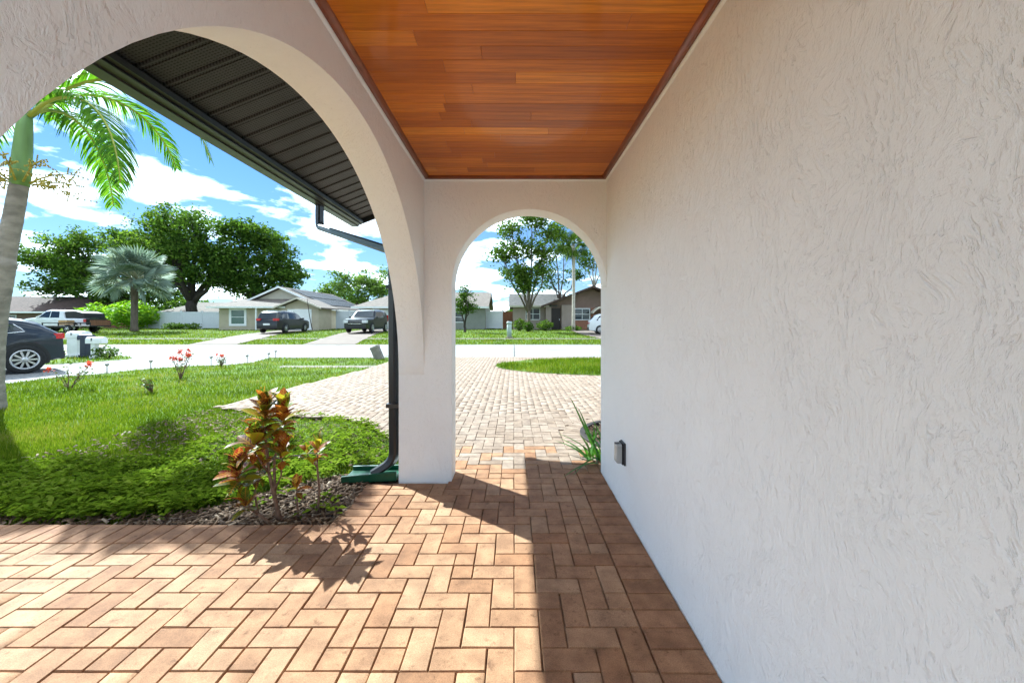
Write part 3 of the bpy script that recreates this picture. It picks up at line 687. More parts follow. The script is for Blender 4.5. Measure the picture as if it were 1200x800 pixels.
MT['mid_leaf'] = leaf_mat("mid_leaf", [(0.04, 0.075, 0.012), (0.065, 0.115, 0.016), (0.105, 0.165, 0.024), (0.16, 0.22, 0.04)], 0.35, 0.7, 0.04)
MT['lime_leaf'] = leaf_mat("lime_leaf", [(0.12, 0.25, 0.012), (0.18, 0.34, 0.016), (0.26, 0.42, 0.02), (0.34, 0.46, 0.03)], 0.45, 0.45, 0.3)
MT['silver_leaf'] = leaf_mat("silver_leaf", [(0.13, 0.18, 0.13), (0.20, 0.26, 0.20), (0.28, 0.34, 0.28), (0.20, 0.23, 0.12)], 0.3, 0.6, 0.1, tcol=(1.0, 1.05, 0.9))
MT['palm_leaf'] = leaf_mat("palm_leaf", [(0.05, 0.13, 0.010), (0.085, 0.20, 0.014), (0.14, 0.27, 0.018), (0.24, 0.33, 0.03)], 0.42, 0.5, 0.12)
MT['rachis'] = M("palm_rachis", (0.34, 0.36, 0.06), 0.5, 0.15, 8)

# ------------------------------------------------------------------ lawns: grass blades (denser where near)
LAWN = [(-30, 2.40), (-1.07, 2.40), (-1.07, 3.02), (-0.9, 3.05)] + DRIVE[1:11] + [(-8.4, 13.73)] + NDRIVE[10:0:-1] + [(-30, 3.0)]
MB_MULCH = MULCH
def blades(P, h, w, name, parent=None, label=None, tint=None, lean=0.55):
    n = len(P); a = rng.uniform(0, 2 * math.pi, n); b = rng.uniform(0, 2 * math.pi, n)
    h = np.broadcast_to(h, n) * rng.uniform(.55, 1.35, n); w = np.broadcast_to(w, n)
    dx, dy = np.cos(a) * w / 2, np.sin(a) * w / 2; ln = rng.random(n) * lean * h
    tip = P + np.stack([np.cos(b) * ln, np.sin(b) * ln, h], 1)
    V = np.stack([P + np.stack([dx, dy, 0 * dx], 1), P - np.stack([dx, dy, 0 * dx], 1), tip], 1).reshape(-1, 3)
    T = rng.random(n) * .75 + .05 if tint is None else tint
    T = np.where(rng.random(n) < .018, 1.0, T)
    o = link(name, fast_mesh(name, V, np.arange(3 * n).reshape(-1, 3), MT['grass'], tint=T), parent)
    return tag(o, label, "grass", kind="stuff")
def sample(n, x0, x1, y0, y1, p=2.0):
    """random points, more of them near (density ~ 1/y^p)"""
    u = rng.random(n)
    if p == 2.0: y = 1 / (1 / y0 + u * (1 / y1 - 1 / y0))
    else: y = y0 + u * (y1 - y0)
    return rng.uniform(x0, x1, n), y
def coverish(x, y):
    """where the leafy ground cover has taken over from the grass"""
    edge = 3.55 + 0.28 * np.sin(x * 1.9) + 0.16 * np.sin(x * 4.7 + 1)
    right = (x > -3.1) & (y < 5.15)
    return (y < edge) | right
x, y = sample(420000, -1.0, 1.0, 2.42, 13.7); x = x * 0 + rng.uniform(-1, 1, len(x)) * (1.42 * y + 0.5)
k = inpoly(x, y, LAWN) & ~inpoly(x, y, MULCH) & (x > -14)
side = ~((y > 10.83) & (y < 11.32) & (x > -6.5))
k &= side; x, y = x[k], y[k]
dirt = (np.sin(x * 2.1 + y * 3) * .5 + .5) * np.exp(-((y - (9.9 + .12 * (x + 5))) / .16)**2) > .45      # the bare line in the turf
k = ~((dirt) & (rng.random(len(x)) < .8)); x, y = x[k], y[k]
k = ~coverish(x, y) | (rng.random(len(x)) < .25); x, y = x[k], y[k]
lawn_n = blades(np.stack([x, y, np.full(len(x), -.048)], 1), 0.036 + 0.0030 * y, 0.0035 + 0.0011 * y, "lawn_grass", None, "bright green mown grass of the near front lawn")
x, y = sample(60000, -1, 1, 21.7, 46); x = rng.uniform(-1, 1, len(x)) * 1.3 * y
ddr = np.zeros(len(x), bool)
for a, b in (([(-17.6, 21.55), (-20.9, 31), (-22.6, 39.3)], [(-15.0, 21.55), (-18.2, 31), (-19.9, 39.3)]), ([(-11.4, 21.55), (-14.2, 33), (-15.4, 42)], [(-8.6, 21.55), (-11.2, 33), (-12.0, 42)]), ([(6.2, 21.55), (5.2, 30), (5.4, 39)], [(10.0, 21.55), (9.5, 30), (9.6, 39)])):
    ddr |= inpoly(x, y, a + b[::-1])
k = ~ddr & ~((y > 25.3) & (y < 26.3)) & (x < 40); x, y = x[k], y[k]
blades(np.stack([x, y, ghv(y) - .05], 1), 0.10, 0.05, "lawn_grass", None, "green lawns in front of the houses over the street")
x = rng.uniform(-45, -12.5, 9000); y = rng.uniform(11.2, 15, 9000); k = inpoly(x, y, ISLAND_L); x, y = x[k], y[k]
blades(np.stack([x, y, np.full(len(x), -.03)], 1), 0.09, 0.03, "island_grass", None, "grass round the mailboxes on the island")
x = rng.uniform(-1, 6, 30000); y = rng.uniform(8.7, 13.2, 30000); k = (((x - ISLE_C[0]) / ISLE_R[0])**2 + ((y - ISLE_C[1]) / ISLE_R[1])**2 < .98) & ~((np.abs(y - 11.9) < .3) & (x < .6)); x, y = x[k], y[k]
blades(np.stack([x, y, np.full(len(x), .0)], 1), 0.05 + .05 * rng.random(len(x)), 0.016, "oval_grass", None, "tufty grass filling the oval bed in the driveway")
# leafy ground cover between lawn and walkway
def cover_leaves():
    n = 15000; x, y = sample(n, -1, 1, 2.42, 5.2); x = rng.uniform(-1, 1, n) * (1.42 * y + .4)
    k = inpoly(x, y, LAWN) & coverish(x, y) & (x > -7.5)
    inm = inpoly(x, y, MULCH); k &= ~inm | (rng.random(n) < .05)
    sparse = np.sin(x * 3.3 + 2 * np.sin(y * 2.7)) * np.sin(y * 4.1 + x) > .55
    k &= ~sparse | (rng.random(n) < .3)
    k &= (y > 2.43 + .035 * np.sin(x * 7)) & ~((x > -1.45) & (y < 3.32) & (y > 2.85))
    x, y = x[k], y[k]; n = len(x)
    hgt = 0.05 + .07 * rng.random(n) * (.6 + .4 * np.sin(x * 5) * np.sin(y * 6)) ; V = []; T = []
    P = np.stack([x, y, hgt - .04], 1)
    for q in range(5):                                         # a rosette of five leaves per sprig
        a = 2 * math.pi * q / 5 + rng.uniform(0, 1, n); L_ = rng.uniform(.028, .062, n); W_ = L_ * .52
        d = np.stack([np.cos(a), np.sin(a), rng.uniform(-.25, .65, n)], 1); d /= np.linalg.norm(d, axis=1)[:, None]
        s = np.stack([-np.sin(a), np.cos(a), rng.uniform(-.4, .4, n)], 1)
        b = P + d * .006 + np.stack([0 * a, 0 * a, rng.uniform(-.02, .015, n)], 1)
        quad = np.stack([b, b + d * (L_ * .5)[:, None] + s * (W_ * .5)[:, None] + [0, 0, .004], b + d * L_[:, None] - [0, 0, .004], b + d * (L_ * .5)[:, None] - s * (W_ * .5)[:, None] + [0, 0, .004]], 1)
        V.append(quad.reshape(-1, 3)); T.append(np.clip(rng.random(n) * .8 + .1, 0, 1))
    V = np.concatenate(V); T = np.concatenate(T)
    o = link("ground_cover", fast_mesh("ground_cover", V, np.arange(len(V)).reshape(-1, 4), MT['cover'], tint=T))
    tag(o, "leafy green ground cover between lawn and walkway", "ground cover", kind="stuff")
    # its stems and dry litter
cover_leaves()
def chips(n, poly, name, label, z0, box, hmax=.02, size=(.018, .07)):
    x = rng.uniform(box[0], box[1], n); y = rng.uniform(box[2], box[3], n); k = inpoly(x, y, poly); x, y = x[k], y[k]; n = len(x)
    a = rng.uniform(0, 2 * math.pi, n); l = rng.uniform(*size, n); w = rng.uniform(.007, .022, n); t = rng.uniform(.0015, .005, n)
    z = z0 + rng.random(n) * hmax; tl = rng.uniform(-.5, .5, n); rl = rng.uniform(-.4, .4, n)
    c, s = np.cos(a), np.sin(a); V = []
    for (u, v, q) in ((-1, -.7, 0), (1, -1, 0), (.85, 1, 0), (-1, .8, 0), (-.9, -.6, 1), (.9, -.8, 1), (.75, .8, 1), (-.85, .6, 1)):
        lx, ly, lz = u * l / 2, v * w / 2, q * t + u * l / 2 * tl + v * w / 2 * rl
        V.append(np.stack([x + lx * c - ly * s, y + lx * s + ly * c, z + lz], 1))
    V = np.stack(V, 1).reshape(-1, 3)
    tf = np.array([(4,5,6,7), (0,1,5,4), (1,2,6,5), (2,3,7,6), (3,0,4,7)])
    F = (tf[None] + (np.arange(n) * 8)[:, None, None]).reshape(-1, 4)
    o = link(name, fast_mesh(name, V, F, MT['mulch'], tint=np.repeat(np.clip(rng.beta(1.3, 2.0, n), 0, 1), 5)))
    return tag(o, label, "mulch", kind="stuff")
chips(9500, MULCH, "mulch_chips", "weathered wood mulch chips under the crotons", -.024, (-3.2, -.86, 2.37, 3.4), .028)
chips(1800, [(-7, 2.37), (-2.3, 2.37), (-2.3, 2.52), (-7, 2.50)], "mulch_chips", "mulch and dry leaf litter along the far left paver edge", -.03, (-7, -2.3, 2.37, 2.6), .03)
chips(2200, [(-4.3, 3.4), (-1.0, 3.35), (-1.5, 4.5), (-2.4, 4.95), (-4.2, 5.4)], "leaf_litter", "pale dry leaf litter among the ground cover", -.035, (-4.3, -1, 3.3, 5.4), .05, (.015, .06))

# ------------------------------------------------------------------ crotons: every leaf its own part
def croton_mat():
    m, nt, N, L = new_mat("croton_leaf")
    out = N("ShaderNodeOutputMaterial"); p = N("ShaderNodeBsdfPrincipled"); t = N("ShaderNodeBsdfTranslucent"); ms = N("ShaderNodeMixShader")
    oi = N("ShaderNodeObjectInfo"); rp = N("ShaderNodeValToRGB"); el = rp.color_ramp.elements
    cols = [(0.09, 0.010, 0.012), (0.26, 0.025, 0.014), (0.34, 0.075, 0.012), (0.10, 0.17, 0.010), (0.36, 0.35, 0.015), (0.05, 0.11, 0.010)]
    while len(el) < len(cols): el.new(.5)
    for i, c in enumerate(cols): el[i].position = i / 6; el[i].color = rgba(c)
    rp.color_ramp.interpolation = 'CONSTANT'; L(oi.outputs["Random"], rp.inputs[0])
    tc = N("ShaderNodeTexCoord"); sp = N("ShaderNodeSeparateXYZ"); L(tc.outputs["Object"], sp.inputs[0])
    ab = N("ShaderNodeMath"); ab.operation = 'ABSOLUTE'; L(sp.outputs[1], ab.inputs[0])
    mm = N("ShaderNodeMath"); mm.operation = 'MULTIPLY_ADD'; L(ab.outputs[0], mm.inputs[0]); mm.inputs[1].default_value = -1.1; L(sp.outputs[0], mm.inputs[2])
    wv = N("ShaderNodeMath"); wv.operation = 'SINE'; m3 = N("ShaderNodeMath"); m3.operation = 'MULTIPLY'; m3.inputs[1].default_value = 360; L(mm.outputs[0], m3.inputs[0]); L(m3.outputs[0], wv.inputs[0])
    n = N("ShaderNodeTexNoise"); n.inputs["Scale"].default_value = 45; n.inputs["Detail"].default_value = 3; L(tc.outputs["Object"], n.inputs["Vector"])
    st = N("ShaderNodeMath"); st.operation = 'MULTIPLY_ADD'; L(wv.outputs[0], st.inputs[0]); st.inputs[1].default_value = .25; L(n.outputs["Fac"], st.inputs[2])
    mr = N("ShaderNodeMapRange"); mr.inputs[1].default_value = .58; mr.inputs[2].default_value = .72; L(st.outputs[0], mr.inputs[0])
    mx = N("ShaderNodeMix"); mx.data_type = 'RGBA'; L(mr.outputs[0], mx.inputs["Factor"]); L(rp.outputs[0], mx.inputs[6])
    br = N("ShaderNodeMix"); br.data_type = 'RGBA'; br.inputs["Factor"].default_value = .6; L(rp.outputs[0], br.inputs[6]); br.inputs[7].default_value = (0.50, 0.40, 0.03, 1); L(br.outputs[2], mx.inputs[7])
    mid = N("ShaderNodeMapRange"); mid.inputs[1].default_value = .0012; mid.inputs[2].default_value = .003; mid.inputs[3].default_value = .8; mid.inputs[4].default_value = 0; L(ab.outputs[0], mid.inputs[0])
    m5 = N("ShaderNodeMix"); m5.data_type = 'RGBA'; L(mid.outputs[0], m5.inputs["Factor"]); L(mx.outputs[2], m5.inputs[6]); m5.inputs[7].default_value = (0.5, 0.22, 0.03, 1)
    L(m5.outputs[2], p.inputs["Base Color"]); L(m5.outputs[2], t.inputs[0])
    p.inputs["Roughness"].default_value = .4; p.inputs["Specular IOR Level"].default_value = .25
    ms.inputs[0].default_value = .42; L(p.outputs[0], ms.inputs[1]); L(t.outputs[0], ms.inputs[2]); L(ms.outputs[0], out.inputs[0])
    return m
MT['croton'] = croton_mat(); MT['stem_brown'] = M("croton_stem", (0.16, 0.10, 0.07), .8, .25, 30, bump=.5, bscale=80)
def broad_leaf_mesh(name, L_, W_, droop, fold, mat, n=6, tipw=1.0):
    vs_, fs = [], []
    for i in range(n + 1):
        t = i / n; w = W_ / 2 * (math.sin(math.pi * min(1, (t * .93 + .05)))**.75) * (1 if t < .99 else .1)
        z = .25 * L_ * t - droop * L_ * t * t; x = L_ * t * (1 - .12 * t)
        vs_ += [(x, -w, z + w * fold), (x, 0, z), (x, w, z + w * fold)]
    for i in range(n):
        a = 3 * i; fs += [(a, a + 3, a + 4, a + 1), (a + 1, a + 4, a + 5, a + 2)]
    return MB().add(vs_, fs, True).mesh(name, mat)
CL = [broad_leaf_mesh("leaf", l, w, d, f, MT['croton']) for l, w, d, f in ((.135, .056, .18, .25), (.115, .050, .35, .4), (.150, .052, .45, .25), (.095, .046, .12, .45))]
def whorl(parent, c, n, scale, spread=(0.1, 1.1), az0=0.0, height=.12):
    """a rosette of leaves spiralling down from the growing tip"""
    for i in range(n):
        t = i / max(1, n - 1); el = 1.25 - t * 1.75 + random.uniform(-.2, .2); az = az0 + i * 2.4 + random.uniform(-.3, .3)
        o = link("leaf", CL[i % 4], parent); o.location = (c[0], c[1], c[2] + height * (1 - t) - .03)
        sc = scale * (.62 + .5 * math.sin(math.pi * min(1, .15 + t * .85))) * random.uniform(.85, 1.15); o.scale = (sc, sc, sc)
        o.rotation_euler = (random.uniform(-.35, .35), -el, az)
def croton(base, stems, label, group=None):
    e = empty("croton_plant", base, 0, label, "croton", group); e.scale = (.92, .92, .88)
    for (pts, r, n, sc, hh) in stems:
        MB().tube(pts, [r * (1 - .45 * i / (len(pts) - 1)) for i in range(len(pts))], 7).build("stem", MT['stem_brown'], e)
        whorl(e, pts[-1], n, sc, az0=random.uniform(0, 6), height=hh)
    return e
croton((-1.42, 2.43, -.02), [
    ([(.0, 0, 0), (-.055, .02, .16), (-.10, .03, .34), (-.115, .03, .52), (-.13, .03, .62)], .013, 44, 1.15, .22),
    ([(-.02, 0, 0), (-.06, .03, .2), (-.075, .05, .42), (-.03, .05, .56), (-.01, .04, .62)], .011, 40, 1.12, .21),
    ([(-.10, .03, .33), (-.12, -.02, .42), (-.15, -.04, .5)], .008, 24, 1.15, .13),
    ([(-.06, .03, .2), (.0, .0, .32), (.02, -.02, .44)], .007, 16, 1.1, .09)],
    "tallest croton with orange and yellow leaves on bare stems")
croton((-1.45, 2.395, -.02), [
    ([(0, 0, 0), (-.09, -.01, .08), (-.18, -.02, .17), (-.21, -.02, .28)], .011, 38, 1.15, .17),
    ([(-.09, -.01, .08), (-.15, .05, .2), (-.14, .09, .31)], .008, 18, 1.1, .10),
    ([(-.09, -.01, .08), (-.10, -.06, .13), (-.12, -.09, .17)], .007, 12, 1.0, .06)],
    "low croton leaning left with yellow and red leaves")
croton((-1.24, 2.52, -.02), [
    ([(0, 0, 0), (.01, 0, .18), (-.01, .01, .36), (-.005, .01, .43)], .009, 13, .85, .09),
    ([(-.01, .01, .34), (-.05, .0, .40), (-.07, -.01, .44)], .006, 8, .6, .06)],
    "slender croton with a small tuft of red leaves")
croton((-1.33, 2.46, -.02), [([(0, 0, 0), (-.02, .02, .12), (-.03, .03, .2)], .007, 10, .85, .06)], "short dark red croton sprout between the taller crotons")

# strappy plant and iron ring at the house corner
e = empty("strappy_plant", (0.74, 3.46, 0), 0, "green strap leaved lily at the end of the house wall", "plant")
MT['strap'] = leaf_mat("strap_leaf", [(0.035, 0.10, 0.012), (0.06, 0.16, 0.018), (0.10, 0.22, 0.03)], .35, .4, .4, source='obj')
for i in range(30):
    az = random.uniform(0, 2 * math.pi); el = random.uniform(.35, 1.3); L_ = random.uniform(.22, .42); w = random.uniform(.018, .032); vs_, fs = [], []
    for k in range(8):
        t = k / 7; rr = L_ * t * math.cos(el) * (1 + .3 * t); z = L_ * t * math.sin(el) - .30 * L_ * t * t * (1.5 - el); ww = w / 2 * (1 - t**2.2) + .001
        cx, cy = math.cos(az) * rr, math.sin(az) * rr; sx, sy = -math.sin(az) * ww, math.cos(az) * ww
        vs_ += [(cx - sx, cy - sy, z + ww * .5), (cx, cy, z), (cx + sx, cy + sy, z + ww * .5)]
        if k: a = 3 * (k - 1); fs += [(a, a + 3, a + 4, a + 1), (a + 1, a + 4, a + 5, a + 2)]
    MB().add(vs_, fs, True).build("leaf", MT['strap'], e).location = (random.uniform(-.10, .12), random.uniform(-.1, .16), 0)
for az, L_ in ((2.75, .62), (2.4, .5)):
    vs_, fs = [], []
    for k in range(10):
        t = k / 9; rr = L_ * t * .42; z = L_ * t * .95 - .05 * t * t; ww = .012 * (1 - t**2) + .001
        vs_ += [(math.cos(az) * rr - ww, math.sin(az) * rr, z), (math.cos(az) * rr, math.sin(az) * rr, z - .004), (math.cos(az) * rr + ww, math.sin(az) * rr, z)]
        if k: a = 3 * (k - 1); fs += [(a, a + 3, a + 4, a + 1), (a + 1, a + 4, a + 5, a + 2)]
    MB().add(vs_, fs, True).build("leaf", MT['strap'], e)
MT['iron'] = M("dark_edging", (0.03, 0.022, 0.018), .7, .3, 20)
ring = [(BED_C[0] + (BED_R - .012) * math.cos(a), BED_C[1] + (BED_R - .012) * math.sin(a), .018) for a in np.linspace(R(60), R(300), 60)]
e = empty("bed_edging", (BED_C[0], BED_C[1], 0), 0, "dark curved edging round the little bed at the house corner", "edging")
MB().rect_sweep(ring, .018, .06, (0, 0, 1)).build("strip", MT['iron'], e, (BED_C[0], BED_C[1], 0))
for a in (R(120), R(180), R(240)):
    MB().tube([(math.cos(a) * (BED_R - .03), math.sin(a) * (BED_R - .03), -.03), (math.cos(a) * (BED_R - .03), math.sin(a) * (BED_R - .03), .04)], .008, 6).build("stake", MT['iron'], e)
chips(2600, [(BED_C[0] + (BED_R - .03) * math.cos(a), BED_C[1] + (BED_R - .03) * math.sin(a)) for a in np.linspace(0, 6.28, 30)], "mulch_chips", "mulch chips filling the rounded bed at the house corner", -.002, (.7, 2.1, 3.5, 4.9), .02)

# ------------------------------------------------------------------ near palm
def frond(parent, base, az, el, L_, droop, nl=46, ll=.42, hang=.75, mat=None, width=.026, twist=0):
    """rachis curve plus hanging leaflets; local coords of parent"""
    pts = []; d = Vector((math.cos(az) * math.cos(el), math.sin(az) * math.cos(el), math.sin(el))); p = Vector(base); n = 14
    for i in range(n + 1):
        pts.append(p.copy()); p = p + d * (L_ / n); d = (d + Vector((0, 0, -droop / n * (1 + i * .12)))).normalized()
    V, F, T = [], [], []; side0 = Vector((-math.sin(az), math.cos(az), 0))
    for s_ in (-1, 1):
        for i in range(nl):
            t = .13 + .87 * i / (nl - 1); k = t * n; j = min(int(k), n - 1); q = pts[j].lerp(pts[j + 1], k - j); tg = (pts[j + 1] - pts[j]).normalized()
            lnn = ll * math.sin(math.pi * (.16 + .78 * t))**.7 * random.uniform(.85, 1.12); w = width * random.uniform(.8, 1.15)
            dirr = (tg * .75 + side0 * s_ * random.uniform(.55, .9) + Vector((0, 0, random.uniform(.05, .35)))).normalized(); nn = 4; b0 = len(V); c = q.copy()
            wdir = tg.cross(dirr).cross(dirr).normalized()
            for m in range(nn + 1):
                u = m / nn; ww = w / 2 * (1 - u**1.8) * (.55 + 1.1 * u if u < .4 else 1) + .0008
                V += [c - wdir * ww, c + wdir * ww]; c = c + dirr * (lnn / nn); dirr = (dirr + Vector((0, 0, -hang / nn * 1.25 * (1 + u)))).normalized()
                if m: F.append((b0 + 2*m-2, b0 + 2*m-1, b0 + 2*m+1, b0 + 2*m)); T.append(min(1, max(0, random.gauss(.45, .2))))
    me = fast_mesh("frond", [tuple(v) for v in V], F, mat or MT['palm_leaf'], tint=T); o = link("frond", me, parent)
    MB().tube(pts, [.022 * (1 - .85 * i / n) + .003 for i in range(n + 1)], 6).build("rachis", MT['rachis'], o)
    return o
def near_palm():
    B = Vector((-7.22, 5.60, -.05)); e = empty("palm_tree", B, 0, "tall slim palm with green crownshaft beside the left arch", "palm")
    path = [(-.13, 0, 0), (-.12, 0, .35), (-.09, 0, .8), (-.03, 0, 1.3), (.03, 0, 1.72), (.04, 0, 1.80), (.05, 0, 1.88), (.145, 0, 2.3), (.235, 0, 2.78)]
    rad = [.14, .112, .100, .096, .104, .112, .096, .088, .083]
    # finer rings for the leaf scars
    P, Rr = [], []
    for i in range(len(path) - 1):
        a, b = Vector(path[i]), Vector(path[i + 1]); m = max(1, int((b - a).length / .035))
        for k in range(m):
            t = k / m; P.append(a.lerp(b, t)); Rr.append((rad[i] + (rad[i+1] - rad[i]) * t) * (1.022 if (len(P) % 3 == 0) else 1))
    P.append(Vector(path[-1])); Rr.append(rad[-1])
    MT['palm_trunk'] = M("palm_trunk", (0.27, 0.235, 0.20), .88, .3, 5, bump=.9, bscale=26, dist=.012, stretch=(1, 1, 2.2))
    MB().tube(P, Rr, 16).build("trunk", MT['palm_trunk'], e)
    MT['crownshaft'] = M("crownshaft", (0.17, 0.27, 0.09), .45, .2, 4, stretch=(3, 3, .5))
    MB().tube([(.238, 0, 2.76), (.25, 0, 2.95), (.275, 0, 3.2), (.295, 0, 3.45), (.31, 0, 3.66)], [.084, .092, .086, .074, .060], 14).build("crownshaft", MT['crownshaft'], e)
    c = Vector((.31, 0, 3.64)); e.scale = (1.145, 1.145, 1.145)
    # (azimuth, elevation, length, droop)
    for az, el, L_, dr in ((-.12, .62, 2.0, 2.35), (.35, .95, 2.55, 2.0), (1.35, 1.0, 2.3, 1.8), (1.9, .7, 2.3, 1.9), (2.7, .9, 2.3, 1.9), (3.7, .9, 1.9, 2.0), (2.3, 1.15, 2.3, 1.6), (3.1, .55, 2.2, 2.0)):
        frond(e, c + Vector((math.cos(az) * .05, math.sin(az) * .05, random.uniform(-.06, .06))), az, el, L_, dr, 80, .50, 1.05, None, .030)
    MT['flower_stalk'] = M("flower_stalk", (0.42, 0.34, 0.07), .7, .25, 20)
    for k in range(11):
        a = 2 * math.pi * k / 11 + .2; mb = MB(); r_ = random.uniform(.32, .5); b = Vector((.235 + math.cos(a) * .10, math.sin(a) * .11, 2.80)); t_ = b + Vector((math.cos(a) * r_, math.sin(a) * r_, random.uniform(-.12, .22)))
        mb.tube(curve_pts(b, t_, .05, 4), [.013, .010, .008, .006, .003], 5)
        for q in range(16):
            u = .15 + .85 * random.random(); s0 = b.lerp(t_, u) + Vector((0, 0, .05 * 4 * u * (1 - u))); s1 = s0 + Vector((random.uniform(-.11, .11) + math.cos(a) * .05, random.uniform(-.11, .11) + math.sin(a) * .05, random.uniform(-.09, .07)))
            mb.tube([s0, s0.lerp(s1, .5) + Vector((0, 0, .015)), s1], [.005, .004, .003], 4, False)
            for v in range(3):
                c2 = s0.lerp(s1, .4 + .3 * v); mb.tube([c2 + Vector((0, 0, -.008)), c2 + Vector((random.uniform(-.006, .006), 0, .010))], .008, 5)
        mb.build("flower_spray", MT['flower_stalk'], e)
near_palm()

# ------------------------------------------------------------------ rose bushes, stake lights, leaning block
MT['rose'] = leaf_mat("rose_petal", [(0.55, 0.05, 0.04), (0.65, 0.10, 0.07), (0.6, 0.16, 0.13)], .3, .5, .2)
MT['rose_leaf'] = leaf_mat("rose_leaf", [(0.05, 0.10, 0.02), (0.09, 0.15, 0.03), (0.14, 0.09, 0.03)], .3, .5, .2)
def rose(base, h, spread, nfl, label):
    e = empty("rose_bush", base, 0, label, "rose bush", "rose bushes on the lawn"); mb = MB(); tips = []
    for k in range(8):
        a = random.uniform(0, 6.28); t = Vector((math.cos(a) * spread * random.uniform(.4, 1), math.sin(a) * spread * random.uniform(.4, 1), h * random.uniform(.55, 1)))
        mb.tube(curve_pts((0, 0, -.03), t, .03, 4, .02), [.010, .008, .006, .005, .003], 5); tips.append(t)
    mb.build("stem", MT['stem_brown'], e)
    C = np.concatenate([np.array(t)[None] * rng.uniform(.45, 1, (14, 1)) + rng.normal(size=(14, 3)) * .035 for t in tips])
    V, F, T = leaves(C, .05, .03); link("foliage", fast_mesh("foliage", V, F, MT['rose_leaf'], tint=T), e)
    for k in range(nfl):
        t = tips[k % 8] + Vector((random.uniform(-.06, .06), random.uniform(-.06, .06), random.uniform(0, .08)))
        C = np.array(t)[None] + rng.normal(size=(26, 3)) * .022; V, F, T = leaves(C, .045, .035); link("flower", fast_mesh("flower", V, F, MT['rose'], tint=T), e)
rose((-8.15, 7.3, -.04), .42, .3, 3, "sparse rose bush nearest the palm trunk with a few red blooms")
rose((-6.35, 7.0, -.04), .26, .22, 0, "low bare rose bush without blooms in the lawn")
rose((-7.2, 8.6, -.04), .62, .32, 9, "tallest rose bush with a cluster of coral red blooms")
rose((-8.0, 10.9, -.04), .28, .10, 3, "tiny rose with a red bloom near the street edge")
MT['stake'] = M("stake_grey", (0.16, 0.15, 0.14), .5, .1); MT['stake_top'] = M("stake_lens", (0.5, 0.5, 0.48), .3, .1)
for i, (x, y) in enumerate([(-9.55, 9.35), (-9.25, 10.15), (-8.55, 11.25), (-7.9, 11.8), (-7.75, 12.6), (-8.1, 13.55)]):
    e = empty("stake_light", (x, y, -.04), 0, ["stake light nearest the dark crossover on the lawn edge", "second stake light from the dark crossover along the lawn edge", "third stake light from the dark crossover, beside the tiny rose", "fourth stake light from the dark crossover along the lawn edge", "fifth stake light from the dark crossover, next to the farthest one", "farthest stake light where lawn edge meets the street"][i], "garden light", "stake lights along the lawn edge")
    MB().tube([(0, 0, 0), (0, 0, .2)], .010, 6).build("stake", MT['stake'], e)
    MB().lathe([(.012, .2), (.035, .215), (.035, .235)], 10).build("lens", MT['stake_top'], e)
    MB().lathe([(.045, .236), (.05, .245), (.02, .265)], 10).build("cap", MT['stake'], e)
e = empty("leaning_post_stub", (-4.48, 13.3, -.05), 0, "grey concrete stub leaning at the street edge of the lawn", "concrete stub")
o = bevel(MB().box((-.14, -.10, -.08), (.14, .10, .47)).build("block", M("old_concrete", (0.22, 0.20, 0.18), .9, .2, 8, bump=.4, bscale=40), e), .02); o.rotation_euler = (0, R(-22), 0)
bevel(MB().box((-.15, -.11, .40), (.15, .11, .44)).build("band", M("concrete_band", (0.28, 0.26, 0.23), .9, .15), e), .01).rotation_euler = (0, R(-22), 0)
# ------------------------------------------------------------------ trees over the street
def T0(x, y): return (x, y, gh(y) - .05)
make_tree("oak_tree", T0(-53.5, 56), [(-10, 1, 8.3, 4.0, 4, 2.2), (-6.5, -2, 10.6, 4.2, 4, 2.4), (-2, 0, 12.2, 4.0, 4, 2.2), (-9.5, -1, 5.8, 2.6, 3, 1.4), (3, 1, 12.3, 4.0, 4, 2.6), (-3, -2, 7.5, 4, 3, 2.0), (-12.5, 0, 9.6, 2.2, 3, 1.2), (2.5, -1, 8.5, 3.5, 4, 2.4), (-6.5, -1, 8.2, 3.2, 3, 1.8), (-1, -2, 5.2, 4, 3, 2.0), (4, 0, 5.0, 3, 3, 2)], .55, 3.8, MT['oak_leaf'], MT['bark_dark'],
          "wide dark oak spreading left behind the silver palm", "oaks behind the houses", leaf=(.42, .24), dens=58, clump_r=1.05, clumps=38)
make_tree("oak_tree", T0(-44.5, 55), [(-2, 0, 14.8, 4.0, 4, 2.4), (1.5, -1, 13, 4.0, 4, 2.8), (-4.5, -1, 11.5, 3.8, 4, 2.8), (3.8, 0, 10.5, 3.8, 4, 3.0), (0, -2.5, 9.5, 4.2, 3, 3.0), (-3, 1, 8, 4, 4, 2.5), (4, -1, 7.3, 3.6, 3, 2.2)], .7, 3.6, MT['oak_leaf'], MT['bark_dark'],
          "tallest dark oak with thick forked trunk above the white fence", "oaks behind the houses", leaf=(.42, .24), dens=60, clump_r=1.05, clumps=42)
make_tree("oak_tree", T0(-36.2, 56), [(-2, 0, 13.3, 2.2, 3, 1.8), (1.2, 0, 12.6, 2.4, 3, 1.6), (-1.5, -1, 9.8, 3.2, 3, 2.6), (3, 0, 10.0, 2.8, 3, 2.2), (1, -1, 7.2, 3.6, 3, 2.4), (4.6, 0, 7.4, 2.4, 3, 1.8), (-3, 0, 6.6, 3, 3, 2), (-4.5, 0, 9.5, 2.6, 3, 2.2), (2, 0, 5.2, 3.6, 3, 1.6)], .45, 3.6, MT['oak_leaf'], MT['bark_dark'],
          "dark airy oak rising behind the beige gabled house", "oaks behind the houses", leaf=(.42, .24), dens=56, clump_r=1.0, clumps=40)
